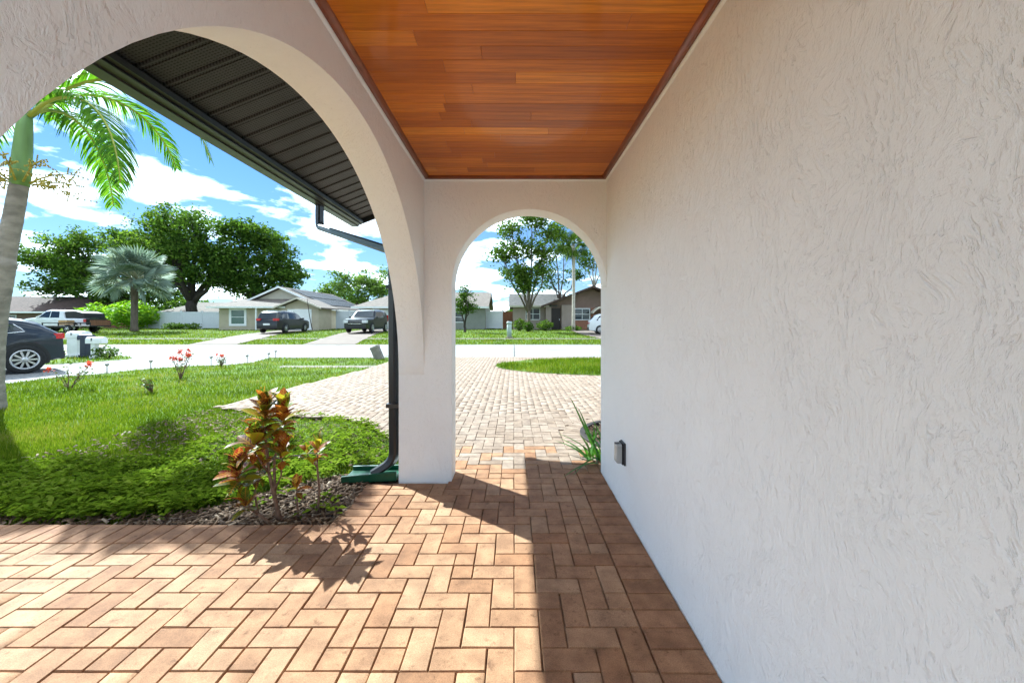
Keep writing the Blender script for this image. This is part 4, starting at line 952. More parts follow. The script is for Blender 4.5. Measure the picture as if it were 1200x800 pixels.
make_tree("broadleaf_tree", T0(-30.0, 76), [(-3.4, 0, 7.6, 3.0, 3, 2.2), (0.4, 0, 8.6, 3.2, 3, 2.2), (3.6, 0, 8.4, 2.8, 3, 2.4), (-5.2, 0, 6.0, 2.4, 3, 1.8), (1, -1, 5.8, 4, 3, 2), (5.2, 0, 6.2, 2.6, 3, 2)], .4, 3, MT['light_leaf'], MT['bark'],
          "pale olive green tree behind the beige house roof", leaf=(.5, .28), dens=46, clump_r=1.3, clumps=26)
make_tree("yard_tree", T0(1.35, 36), [(-1.6, 0, 9.2, 1.3, 1.4, 1.0), (0.3, 0, 9.9, 1.3, 1.4, .8), (1.8, 0, 9.0, 1.2, 1.4, 1.1), (-2.4, -.3, 7.1, 1.0, 1.3, .9), (-.6, -.3, 7.4, 1.5, 1.4, 1.0), (1.5, -.3, 7.0, 1.3, 1.3, 1.0), (-1.4, -.4, 5.2, 1.2, 1.2, .9), (.4, -.5, 5.2, 1.4, 1.2, 1.1), (-.4, -.6, 4.2, 1.1, 1.0, .7)], .16, 1.9, MT['mid_leaf'], MT['bark'],
          "leafy multi stemmed tree in front of the brown house", leaf=(.27, .16), dens=34, clump_r=.66, clumps=26)
make_tree("yard_tree", T0(-4.15, 34), [(0, 0, 3.5, .55, .6, .7), (-.35, 0, 2.6, .6, .6, .7), (.4, 0, 2.3, .6, .6, .7), (0, 0, 2.0, .8, .6, .6)], .11, 1.0, MT['mid_leaf'], MT['bark_dark'],
          "small dark round tree beside the shade toned wall", leaf=(.17, .10), dens=30, clump_r=.36, clumps=18, tint=(0, .65))
make_tree("tall_tree", T0(5.0, 43), [(-.8, 0, 10.4, 1.3, 1.4, 1.0), (.4, 0, 8.6, 1.3, 1.4, 1.0), (-1.4, 0, 6.4, 1.4, 1.3, .9), (-.8, 0, 4.9, 1.6, 1.2, .8), (1.6, 0, 6.0, .9, 1, .7)], .16, 3.2, MT['mid_leaf'], MT['bark'],
          "slim tall tree behind the pale trunked palm", leaf=(.27, .15), dens=26, clump_r=.7, clumps=16, tint=(0, .6))
make_tree("tall_tree", T0(8.3, 41), [(0, 0, 8.0, 1.3, 1.4, .9), (-.7, 0, 6.9, 1.2, 1.2, .8), (1.5, 0, 7.6, 1.6, 1.4, 1.2), (1.2, 0, 9.4, 1.6, 1.5, 1.0)], .14, 4.4, MT['mid_leaf'], MT['bark_pale'],
          "bright green tree crown at the right edge of the far arch", leaf=(.27, .15), dens=30, clump_r=.7, clumps=18, tint=(.3, 1))
def treeline():
    n = 52000; x = rng.uniform(-190, 120, n); y = 118 + rng.uniform(-6, 10, n)
    top_ = 4.6 + 2.2 * np.sin(x * .11) + 1.4 * np.sin(x * .37 + 1) + .8 * np.sin(x * .9)
    z = .4 + np.abs(top_) * rng.random(n)**.6; C = np.stack([x, y, z], 1)
    V, F, T = leaves(C, 1.1 * rng.uniform(.6, 1.3, n), .7, .3, np.clip(rng.random(n) * .6, 0, 1))
    tag(link("distant_treeline", fast_mesh("distant_treeline", V, F, MT['oak_leaf'], tint=T)), "low dark line of distant trees behind the houses", "trees", kind="stuff")
treeline()
# fan palms
def fan_mesh(name, mat, segs=24, spread=4.4, r=1.0):
    V, F, T = [], [], []
    for i in range(segs):
        a = -spread / 2 + spread * i / (segs - 1); da = spread / segs * .42; rr = r * (.82 + .18 * math.cos(a * .6)) * random.uniform(.93, 1.04); b0 = len(V)
        def P(ang, q, z): return (math.cos(ang) * q, math.sin(ang) * q, z)
        V += [P(a, .04, 0), P(a - da, rr * .6, -.02), P(a, rr * .6, .05), P(a + da, rr * .6, -.02), P(a + random.uniform(-.04, .04), rr, -.08 * r)]
        F += [(b0, b0+1, b0+2, b0+2), (b0, b0+2, b0+3, b0+3), (b0+1, b0+4, b0+2, b0+2), (b0+2, b0+4, b0+3, b0+3)]; t = random.random(); T += [t] * 4
    F = [f[:3] for f in F]
    return fast_mesh(name, V, F, mat, tint=T)
def fan_palm(base, h, tr_, nf, pet, fr, mat, bark, label, el_rng=(-.7, 1.35), drop=True):
    e = empty("fan_palm", base, 0, label, "palm"); B = Vector((0, 0, h))
    MB().tube([(0, 0, -.1), (0, 0, h * .1), (.02, 0, h * .5), (0, 0, h * .92), (0, 0, h)], [tr_ * 1.5, tr_ * 1.1, tr_, tr_ * 1.15, tr_ * .8], 12).build("trunk", bark, e)
    fm = [fan_mesh("frond", mat) for _ in range(3)]
    for i in range(nf):
        t = (i + .5) / nf; el = el_rng[1] + (el_rng[0] - el_rng[1]) * t**1.0; az = i * 2.39996 + random.uniform(-.2, .2)
        d = Vector((math.cos(az) * math.cos(el), math.sin(az) * math.cos(el), math.sin(el))); p = B + d * pet * random.uniform(.85, 1.1)
        o = link("frond", fm[i % 3], e, p); s = fr * random.uniform(.85, 1.12); o.scale = (s, s, s)
        o.rotation_euler = (random.uniform(-1.1, 1.1), -el + random.uniform(-.1, .35), az)
        MB().tube([B - p, (0, 0, 0)], .035, 5).build("petiole", MT['rachis_pale'], o).scale = (1/s, 1/s, 1/s)
        o.children[0].rotation_mode = 'QUATERNION'; o.children[0].rotation_quaternion = o.rotation_euler.to_quaternion().inverted()
    return e
MT['rachis_pale'] = M("petiole_pale", (0.30, 0.30, 0.20), .6, .15)
fan_palm(T0(-34.3, 36), 4.7, .24, 40, 1.8, 1.55, MT['silver_leaf'], MT['bark'], "big silvery blue fan palm before the white fence", (-.65, 1.45))
fan_palm(T0(5.55, 37), 8.0, .14, 18, .9, 1.0, MT['mid_leaf'], MT['bark_pale'], "tall fan palm with smooth pale trunk by the brown house", (-1.1, 1.3))
# shrubs
bush("lime_shrub", T0(-44.2, 42), 1.5, 2.6, MT['lime_leaf'], "bright lime green shrub left of the silver palm", 1500, (.5, .13))
bush("lime_shrub", T0(-40.6, 42.5), 2.0, 3.0, MT['lime_leaf'], "bright lime green clump behind the silver palm trunk", 2400, (.6, .14))
bush("foundation_shrub", T0(.55, 38.2), .7, 1.1, MT['mid_leaf'], "round green shrub left of the yard tree at the brown house", 500, (.2, .11))
bush("foundation_shrub", T0(3.0, 38.2), .85, 1.0, MT['mid_leaf'], "wide green shrub right of the yard tree at the brown house", 600, (.2, .11))
bush("foundation_shrub", T0(1.3, 35.6), .55, .9, MT['mid_leaf'], "dark little shrub round the base of the yard tree", 400, (.17, .1), tint=(0, .5))
bush("foundation_shrub", T0(5.6, 37.4), .9, .5, MT['mid_leaf'], "low shrub at the foot of the pale trunked palm", 400, (.17, .1))
for i, (x, lb) in enumerate([(-31.2, "rightmost of three dark low shrubs in front of the white fence"), (-32.6, "middle one of three dark low shrubs in front of the white fence"), (-33.4, "leftmost of three dark low shrubs in front of the white fence")]):
    bush("dark_shrub", T0(x - 2.2, 41.5), .75, .7, MT['oak_leaf'], lb, 350, (.2, .11), group="dark shrubs by the white fence")
bush("mailbox_plant", (-13.75, 13.45, -.03), .38, .42, MT['mid_leaf'], "small green plant right of the white mailbox", 260, (.12, .05))
bush("mailbox_plant", (-16.0, 13.7, -.03), .4, .55, MT['light_leaf'], "pale green plant left of the white mailbox", 260, (.14, .05))

# ------------------------------------------------------------------ houses over the street
MT['beige'] = M("beige_stucco", (0.44, 0.38, 0.28), .85, .06, 2, bump=.3, bscale=40); MT['cream'] = M("cream_siding", (0.55, 0.50, 0.41), .8, .05, 2)
MT['beige_shade'] = M("beige_shade_wall", (0.27, 0.27, 0.23), .85, .06, 2); MT['brown_wall'] = M("brown_wall", (0.20, 0.135, 0.105), .85, .08, 2, bump=.3, bscale=30)  # the grey-green is shade painted into the tan house's right wall
MT['mauve_wall'] = M("mauve_wall", (0.33, 0.26, 0.22), .85, .06, 2); MT['roof_brown'] = M("shingle_brown", (0.105, 0.085, 0.072), .92, .22, 3, bump=.5, bscale=30, dist=.02)
MT['roof_tan'] = M("shingle_tan", (0.17, 0.14, 0.118), .92, .15, 3, bump=.5, bscale=30, dist=.02); MT['roof_grey'] = M("shingle_grey", (0.10, 0.092, 0.085), .92, .2, 3, bump=.5, bscale=30, dist=.02)
MT['roof_red'] = M("shingle_redbrown", (0.095, 0.062, 0.052), .92, .2, 3, bump=.5, bscale=30, dist=.02)
MT['white_paint'] = M("white_paint", (0.78, 0.78, 0.77), .5, .03); MT['glass'] = M("window_glass", (0.02, 0.03, 0.035), .06, .1, spec=.6); MT['glass_green'] = M("window_green", (0.05, 0.11, 0.09), .1, .1, spec=.5)
MT['dark_door'] = M("dark_door", (0.03, 0.022, 0.018), .5, .1); MT['vinyl'] = M("vinyl_fence", (0.60, 0.62, 0.64), .45, .03); MT['solar'] = M("solar_panel", (0.012, 0.013, 0.017), .5, .1, spec=.15)
MT['wood_fence'] = M("wood_fence", (0.17, 0.08, 0.045), .85, .25, 3, bump=.5, bscale=12, dist=.03, stretch=(8, 8, .5)); MT['brick'] = M("brick_veneer", (0.28, 0.13, 0.08), .9, .2, 9)
def slab(mb, p, t=.14):
    """roof plane through 3-4 points, thickness downwards"""
    n = len(p); mb.add(list(p) + [(x, y, z - t) for x, y, z in p], [list(range(n)), list(range(n, 2*n))[::-1]] + [(i, (i+1) % n, n + (i+1) % n, n + i) for i in range(n)]); return mb
def window(par, off, x0, x1, z0, z1, y, frame=.09, glass='glass', bars=(0, 1)):
    f = MB(); d = .05
    f.box((x0 - frame, y - d, z0 - frame), (x1 + frame, y, z0)).box((x0 - frame, y - d, z1), (x1 + frame, y, z1 + frame)).box((x0 - frame, y - d, z0), (x0, y, z1)).box((x1, y - d, z0), (x1 + frame, y, z1))
    for k in range(bars[0]): xx = x0 + (x1 - x0) * (k + 1) / (bars[0] + 1); f.box((xx - .025, y - d * .8, z0), (xx + .025, y, z1))
    for k in range(bars[1]): zz = z0 + (z1 - z0) * (k + 1) / (bars[1] + 1); f.box((x0, y - d * .7, zz - .025), (x1, y - .002, zz + .025))
    w = f.build("window", MT['white_paint'], par, off)
    MB().box((x0, y - .015, z0), (x1, y + .01, z1)).build("pane", MT[glass], w, off)
    return w
def garage_door(par, off, x0, x1, z0, z1, y, mat='white_paint'):
    d = MB().box((x0, y - .02, z0), (x1, y + .02, z1)).build("garage_door", MT[mat], par, off); n = 4
    for k in range(n):
        a = z0 + (z1 - z0) * k / n + .02; b = z0 + (z1 - z0) * (k + 1) / n - .02; MB().box((x0 + .02, y - .045, a), (x1 - .02, y - .02, b)).build("door_panel", MT[mat], d, off)
    return d
def beige_house():
    g = .40; B = (-24.7, 42, g); e = empty("beige_house", B, 0, "beige gabled house with garage behind the dark grey SUV", "house"); b = lambda mb, n, m, p=e: mb.build(n, MT[m], p, B)
    b(MB().prism([(-29.1, g - .2), (-20.3, g - .2), (-20.3, 2.75), (-24.7, 4.72), (-29.1, 2.75)], 'y', 42.3, 54), "wall", 'cream')
    rf = MB(); slab(rf, [(-24.7, 41.8, 4.92), (-24.7, 54.4, 4.92), (-29.75, 54.4, 2.68), (-29.75, 41.8, 2.68)]); slab(rf, [(-24.7, 41.8, 4.915), (-19.65, 41.8, 2.68), (-19.65, 54.4, 2.68), (-24.7, 54.4, 4.915)])
    r_ = b(rf, "roof", 'roof_brown')
    for s_ in (-1, 1):
        b(MB().add([(-24.7, 41.72, 4.94), (-24.7 + s_ * 5.1, 41.72, 2.69), (-24.7 + s_ * 5.1, 41.72, 2.50), (-24.7, 41.72, 4.75), (-24.7, 41.79, 4.94), (-24.7 + s_ * 5.1, 41.79, 2.69), (-24.7 + s_ * 5.1, 41.79, 2.50), (-24.7, 41.79, 4.75)], [(0,1,2,3), (4,7,6,5), (0,4,5,1), (3,2,6,7), (1,5,6,2), (0,3,7,4)]), "rake_board", 'white_paint', r_)
    b(MB().box((-19.74, 41.8, 2.42), (-19.64, 54.4, 2.60)), "gutter", 'white_paint', r_)
    # solar panels on the right-hand slope
    for i in range(6):
        for j in range(2):
            y0 = 43.2 + i * 1.72; t0, t1 = (.10 + j * .40) * 5.05, (.46 + j * .40) * 5.05
            f = lambda t: (-24.7 + t, 4.915 - t * 2.235 / 5.05 + .06)
            (xa, za), (xb, zb) = f(t0), f(t1); b(slab(MB(), [(xa, y0, za), (xb, y0, zb), (xb, y0 + 1.66, zb), (xa, y0 + 1.66, za)], .04), "solar_panel", 'solar', r_)
    # front wing under a low shed roof
    b(MB().box((-29.6, 40.0, g - .2), (-23.2, 42.29, 2.60)), "front_wall", 'beige')
    sh = MB(); slab(sh, [(-30.4, 39.4, 2.72), (-22.6, 39.4, 2.72), (-22.6, 42.28, 3.62), (-28.7, 42.28, 3.62)]); slab(sh, [(-30.4, 39.4, 2.715), (-28.7, 42.28, 3.615), (-30.4, 44.5, 2.715)]); s2 = b(sh, "porch_roof", 'roof_tan')
    b(MB().box((-30.42, 39.33, 2.56), (-22.6, 39.40, 2.73)), "fascia", 'white_paint', s2)
    window(e, B, -28.35, -27.05, 1.0, 2.35, 39.998, .22, 'glass_green'); window(e, B, -24.7, -23.5, 1.5, 2.3, 39.998, .08, 'glass_green')
    b(MB().box((-25.62, 39.45, g - .1), (-25.50, 39.57, 2.58)), "post", 'white_paint')
    # garage gable
    b(MB().prism([(-23.15, g - .2), (-19.35, g - .2), (-19.35, 2.62), (-21.25, 3.38), (-23.15, 2.62)], 'y', 39.5, 42.28), "garage_wall", 'beige')
    gr = MB(); slab(gr, [(-21.25, 39.0, 3.58), (-21.25, 43, 3.58), (-23.6, 43, 2.60), (-23.6, 39.0, 2.60)], .12); slab(gr, [(-21.25, 39.0, 3.575), (-18.9, 39.0, 2.60), (-18.9, 43, 2.60), (-21.25, 43, 3.575)], .12); g2 = b(gr, "garage_roof", 'roof_tan')
    for s_ in (-1, 1):
        b(MB().add([(-21.25, 38.93, 3.60), (-21.25 + s_ * 2.38, 38.93, 2.61), (-21.25 + s_ * 2.38, 38.93, 2.45), (-21.25, 38.93, 3.44), (-21.25, 38.99, 3.60), (-21.25 + s_ * 2.38, 38.99, 2.61), (-21.25 + s_ * 2.38, 38.99, 2.45), (-21.25, 38.99, 3.44)], [(0,1,2,3), (4,7,6,5), (0,4,5,1), (3,2,6,7), (1,5,6,2), (0,3,7,4)]), "rake_board", 'cream', g2)
    garage_door(e, B, -22.45, -20.05, g - .05, 2.45, 39.5)
beige_house()
def tan_house():
    g = .42; B = (-9.5, 42, g); e = empty("tan_house", B, 0, "tan hip roofed house mostly hidden behind the porch pillar", "house"); b = lambda mb, n, m, p=e: mb.build(n, MT[m], p, B)
    b(MB().box((-16.3, 42, g - .2), (-8.0, 51, 2.62)), "wall", 'beige')
    b(MB().prism([(42.003, g - .2), (51, g - .2), (51, 2.62), (46.5, 4.25), (42.003, 2.62)], 'x', -7.997, -3.0), "wall", 'beige_shade')  # right part of the front: its shade is put into the wall colour
    rf = MB(); slab(rf, [(-16.9, 41.4, 2.78), (-2.6, 41.4, 2.78), (-2.6, 46.5, 4.62), (-13.4, 46.5, 4.62)]); slab(rf, [(-16.9, 41.4, 2.775), (-13.4, 46.5, 4.615), (-16.9, 51.6, 2.775)]); slab(rf, [(-2.6, 51.6, 2.78), (-16.9, 51.6, 2.78), (-13.4, 46.5, 4.615), (-2.6, 46.5, 4.615)])
    r_ = b(rf, "roof", 'roof_tan'); b(MB().box((-16.92, 41.33, 2.60), (-2.6, 41.40, 2.79)), "fascia", 'white_paint', r_)
    garage_door(e, B, -14.8, -12.2, g - .05, 2.5, 42.0); window(e, B, -6.6, -5.3, 1.2, 2.2, 42.0)
tan_house()
def brown_house():
    g = .42; B = (6, 40, g); e = empty("brown_house", B, 0, "dark brown gabled house behind the white car", "house"); b = lambda mb, n, m, p=e: mb.build(n, MT[m], p, B)
    b(MB().box((-.1, 41.0, g - .2), (3.2, 48, 2.85)), "wall", 'mauve_wall')
    rf = MB(); slab(rf, [(-.5, 40.4, 2.85), (4.4, 40.4, 2.85), (5.8, 44.5, 4.3), (-.5, 44.5, 4.3)]); slab(rf, [(-.5, 44.5, 4.295), (5.8, 44.5, 4.295), (5.8, 49, 2.85), (-.5, 49, 2.85)]); r_ = b(rf, "roof", 'roof_grey')
    b(MB().box((-.5, 40.33, 2.68), (3.6, 40.4, 2.86)), "fascia", 'cream', r_)
    b(MB().prism([(3.2, g - .2), (12.6, g - .2), (12.6, 2.75), (7.9, 4.55), (3.2, 2.75)], 'y', 40.6, 50), "gable_wall", 'brown_wall')
    r2 = MB(); slab(r2, [(7.9, 39.6, 4.78), (7.9, 50.4, 4.78), (2.75, 50.4, 2.78), (2.75, 39.6, 2.78)]); slab(r2, [(7.9, 39.6, 4.775), (13.05, 39.6, 2.78), (13.05, 50.4, 2.78), (7.9, 50.4, 4.775)]); r2o = b(r2, "gable_roof", 'roof_red')
    for s_ in (-1, 1):
        b(MB().add([(7.9, 39.53, 4.80), (7.9 + s_ * 5.2, 39.53, 2.78), (7.9 + s_ * 5.2, 39.53, 2.58), (7.9, 39.53, 4.6), (7.9, 39.59, 4.80), (7.9 + s_ * 5.2, 39.59, 2.78), (7.9 + s_ * 5.2, 39.59, 2.58), (7.9, 39.59, 4.6)], [(0,1,2,3), (4,7,6,5), (0,4,5,1), (3,2,6,7), (1,5,6,2), (0,3,7,4)]), "rake_board", 'roof_red', r2o)
    w = window(e, B, 1.3, 2.65, 1.45, 2.55, 40.998, .06, 'glass', (1, 1)); window(e, B, 6.25, 7.7, 1.45, 2.5, 40.598, .08, 'glass', (1, 1))
    d = b(MB().box((3.85, 40.54, g - .1), (4.75, 40.62, 2.6)), "front_door", 'dark_door'); b(MB().box((3.95, 40.51, g + .2), (4.65, 40.54, 2.4)), "door_panel", 'dark_door', d); b(MB().box((4.62, 40.47, 1.35), (4.68, 40.52, 1.5)), "handle", 'white_paint', d)
    b(MB().box((3.25, 40.3, g - .2), (3.8, 40.58, 2.72)), "pier", 'mauve_wall'); b(MB().box((4.85, 40.3, g - .2), (5.9, 40.58, 2.9)), "pier", 'mauve_wall'); b(MB().box((7.85, 40.45, g - .2), (8.3, 40.58, 2.6)), "pier", 'brick')
    b(MB().box((6.1, 40.48, g - .2), (7.84, 40.58, 1.3)), "brick_apron", 'brick')
    aw = MB(); n = 10; pts = [(7.75 + 1.6 * t, 2.15 + .55 * math.sin(math.pi * t)) for t in np.linspace(0, 1, n)]
    aw.prism(pts + [(x, z - .16) for x, z in pts[::-1]], 'y', 38.9, 40.29); b(aw, "awning", 'cream')
brown_house()
def far_left_house():
    g = .45; B = (-63, 52, g); e = empty("brown_roof_house", B, 0, "low house with long brown roof behind the white pickup", "house"); b = lambda mb, n, m, p=e: mb.build(n, MT[m], p, B)
    b(MB().box((-76, 52, g - .2), (-54.3, 60, 2.5)), "wall", 'brown_wall')
    rf = MB(); slab(rf, [(-77, 51.2, 2.5), (-53.6, 51.2, 2.5), (-53.6, 56, 4.75), (-77, 56, 4.75)]); slab(rf, [(-77, 56, 4.745), (-53.6, 56, 4.745), (-53.6, 61, 2.5), (-77, 61, 2.5)]); r_ = b(rf, "roof", 'roof_red')
    b(MB().box((-77, 51.1, 2.32), (-53.6, 51.19, 2.52)), "fascia", 'white_paint', r_); window(e, B, -62, -60, 1.1, 2.0, 52.0); window(e, B, -67, -65, 1.1, 2.0, 52.0)
    B2 = (-46, 58, g); e2 = empty("back_house", B2, 0, "pale low roof peeking over the white fence", "house")
    MB().box((-51, 58, g - .2), (-41, 66, 2.6)).build("wall", MT['cream'], e2, B2); rf = MB(); slab(rf, [(-51.6, 57.4, 2.6), (-40.4, 57.4, 2.6), (-43, 62, 4.2), (-49, 62, 4.2)]); slab(rf, [(-51.6, 57.4, 2.595), (-49, 62, 4.195), (-51.6, 66.6, 2.595)]); slab(rf, [(-40.4, 57.4, 2.595), (-40.4, 66.6, 2.595), (-43, 62, 4.195)]); rf.build("roof", MT['roof_tan'], e2, B2)
far_left_house()
# fences
def fence(name, p0, p1, h, mat, n, label, zoff=0, cat="fence", post=.13):
    a, b = Vector(p0), Vector(p1); e = empty(name, (p0[0], p0[1], gh(p0[1])), 0, label, cat); off = e.location.copy(); d = (b - a).normalized(); nrm = Vector((-d.y, d.x))
    def bx(t0, t1, w, z0, z1):
        q = [a + d * t0 - nrm * w, a + d * t1 - nrm * w, a + d * t1 + nrm * w, a + d * t0 + nrm * w]; mb = MB()
        mb.prism([(v.x, v.y) for v in q], 'z', gh(p0[1]) + z0, gh(p0[1]) + z1); return mb
    L_ = (b - a).length; m = bpy.data.materials[mat.name]
    for i in range(n + 1):
        t = L_ * i / n; po = bx(t - post / 2, t + post / 2, post / 2, -.1, h + .06).build("post", mat, e, off); bx(t - post * .62, t + post * .62, post * .62, h + .061, h + .11).build("cap", mat, po, off)
        if i < n:
            pn = bx(t + post / 2, t + L_ / n - post / 2, .025, .06, h - .02).build("panel", mat, e, off)
            for z0, z1 in ((.05, .17), (h - .14, h)): bx(t + post / 2, t + L_ / n - post / 2, .045, z0, z1).build("rail", mat, pn, off)
            for k in range(1, 8):
                tt = t + post / 2 + (L_ / n - post) * k / 8; bx(tt - .008, tt + .008, .031, .171, h - .141).build("batten", mat, pn, off)
fence("white_fence", (-41.4, 44), (-29.8, 44), 1.85, MT['vinyl'], 5, "white vinyl fence left of the beige house")
fence("white_fence", (-19.2, 43.2), (-16.5, 43.2), 1.9, MT['vinyl'], 2, "white vinyl fence between the beige and tan houses")
fence("white_gate", (-3.05, 43.0), (-1.25, 43.0), 1.9, MT['vinyl'], 1, "white vinyl gate right of the shade toned wall", cat="gate")
fence("wood_fence", (-50, 46), (-41.6, 46), 1.75, MT['wood_fence'], 4, "reddish brown wood fence left of the white vinyl fence")
fence("wood_fence", (-1.1, 43.0), (.0, 43.0), 1.85, MT['wood_fence'], 1, "short brown wood fence beside the brown house")
# street bits
e = empty("utility_pedestal", T0(-.30, 26.8), 0, "pale green utility pedestal on the lawn over the street", "utility box"); MT['pedestal'] = M("pedestal_green", (0.36, 0.42, 0.39), .6, .08)
MB().lathe([(.16, 0), (.16, .95), (.15, .96)], 16).build("tube", MT['pedestal'], e); MB().lathe([(.18, .93), (.18, 1.06), (.14, 1.12)], 16).build("cap", MT['pedestal'], e); bevel(MB().box((-.24, -.24, 0), (.24, .24, .09)).build("pad", MT['sidewalk'], e), .02)
e = empty("leaning_pole", T0(-19.0, 37.6), 0, "thin dark pole leaning before the beige garage wall", "pole")
MB().tube([(0, 0, 0), (-.30, 0, 1.5), (-.5, 0, 3.0)], [.04, .035, .025], 7).build("shaft", MT['bark_dark'], e); MB().lathe([(.3, 0), (.28, .05), (.05, .09)], 14).build("base_mound", MT['sidewalk'], e)
def mailbox(base, post_w, post_h, box, post_mat, box_mat, label, rz=0):
    e = empty("mailbox", base, rz, label, "mailbox", "mailboxes on the grass island")
    bevel(MB().box((-post_w / 2, -post_w / 2, -.05), (post_w / 2, post_w / 2, post_h)).build("post", post_mat, e), .015)
    bevel(MB().box((-post_w * .65, -post_w * .65, -.02), (post_w * .65, post_w * .65, .10)).build("base_trim", post_mat, e), .01)
    l, w, h = box; n = 10; pr = [(-w / 2, 0), (w / 2, 0), (w / 2, h * .55)] + [(w / 2 * math.cos(a), h * .55 + h * .45 * math.sin(a)) for a in np.linspace(.2, math.pi - .2, n)] + [(-w / 2, h * .55)]
    bo = MB().prism([(p[0], p[1] + post_h) for p in pr], 'x', -l * .4, l * .6).build("box", box_mat, e)
    e.scale = (.86, .86, .86)
    MB().prism([(p[0] * .94, p[1] * .94 + post_h + .005) for p in pr], 'x', l * .6, l * .6 + .015).build("door", box_mat, bo)
    MB().box((-.02, -w / 2 - .012, post_h + h * .4), (.02, -w / 2 - .002, post_h + h * .9)).build("flag", MT['dark_metal'], bo)
MT['dark_metal'] = M("dark_metal", (0.03, 0.03, 0.035), .4, .1, spec=.5); MT['navy_paint'] = M("navy_paint", (0.015, 0.022, 0.045), .4, .1, spec=.4)
mailbox((-15.45, 14.1, -.03), .42, .78, (.60, .46, .26), MT['white_paint'], MT['white_paint'], "white mailbox on the thickest white post, leftmost of three")
mailbox((-14.85, 13.8, -.03), .22, .70, (.52, .24, .22), MT['navy_paint'], MT['navy_paint'], "dark navy mailbox between the two white mailboxes")
mailbox((-14.2, 13.5, -.03), .17, .58, (.62, .26, .26), MT['white_paint'], MT['white_paint'], "white mailbox on slim white post, rightmost of three")

# ------------------------------------------------------------------ vehicles (x forward, y left, z up)
MT['tyre'] = M("tyre", (0.02, 0.02, 0.02), .85, .2, 20); MT['rim'] = M("alloy_rim", (0.55, 0.55, 0.56), .3, .05, metal=.8); MT['car_glass'] = M("car_glass", (0.015, 0.02, 0.024), .04, .05, spec=.7)
MT['tail'] = M("tail_light", (0.45, 0.012, 0.015), .2, .1, spec=.5); MT['head'] = M("head_light", (0.6, 0.62, 0.62), .15, .05, spec=.6); MT['plastic'] = M("black_plastic", (0.022, 0.022, 0.023), .6, .1); MT['chrome'] = M("chrome", (0.7, 0.7, 0.7), .15, .02, metal=1)
MT['plate'] = M("licence_plate", (0.7, 0.72, 0.7), .5, .05)
def paint(name, c): return M(name, c, .38, .04, 3, coat=.45, spec=.4)
def wheel(parent, c, r, w, side, spokes=10):
    """one wheel facing +-y"""
    cx, cy, cz = c; t = MB().lathe([(r * .60, -w / 2), (r * .92, -w / 2), (r, -w / 2 + .03), (r, w / 2 - .03), (r * .92, w / 2), (r * .60, w / 2), (r * .60, -w / 2)], 28, 'y', c, False).build("wheel", MT['tyre'], parent)
    y0 = cy + side * (w / 2 - .02); mb = MB(); mb.lathe([(r * .57, y0 - .02 - cy), (r * .70, y0 - .02 - cy), (r * .70, y0 + .02 * side - cy + .005), (r * .62, y0 + .02 * side - cy + .005), (r * .57, y0 - .02 - cy)], 28, 'y', c, False)
    mb.lathe([(.02, y0 + side * .012 - cy - .012), (.06, y0 + side * .012 - cy - .012), (.06, y0 + side * .012 - cy + .012), (.02, y0 + side * .012 - cy + .012)], 12, 'y', c)
    for k in range(spokes):
        a = 2 * math.pi * k / spokes; u = Vector((math.cos(a), 0, math.sin(a))); v = Vector((-math.sin(a), 0, math.cos(a))); p0 = Vector((cx, y0, cz)) + u * .04; p1 = Vector((cx, y0 - side * .012, cz)) + u * r * .66; q = []
        for p, hw in ((p0, .016), (p1, .024)): q += [p - v * hw, p + v * hw, p + v * hw + Vector((0, side * .018, 0)), p - v * hw + Vector((0, side * .018, 0))]
        mb.add(q, [(0,1,5,4), (1,2,6,5), (2,3,7,6), (3,0,4,7), (0,3,2,1), (4,5,6,7)])
    mb.build("rim", MT['rim'], t); MB().lathe([(.01, y0 - side * .06 - cy - .004), (r * .6, y0 - side * .06 - cy - .004), (r * .6, y0 - side * .06 - cy + .004), (.01, y0 - side * .06 - cy + .004)], 20, 'y', c).build("brake_disc", MT['plastic'], t)
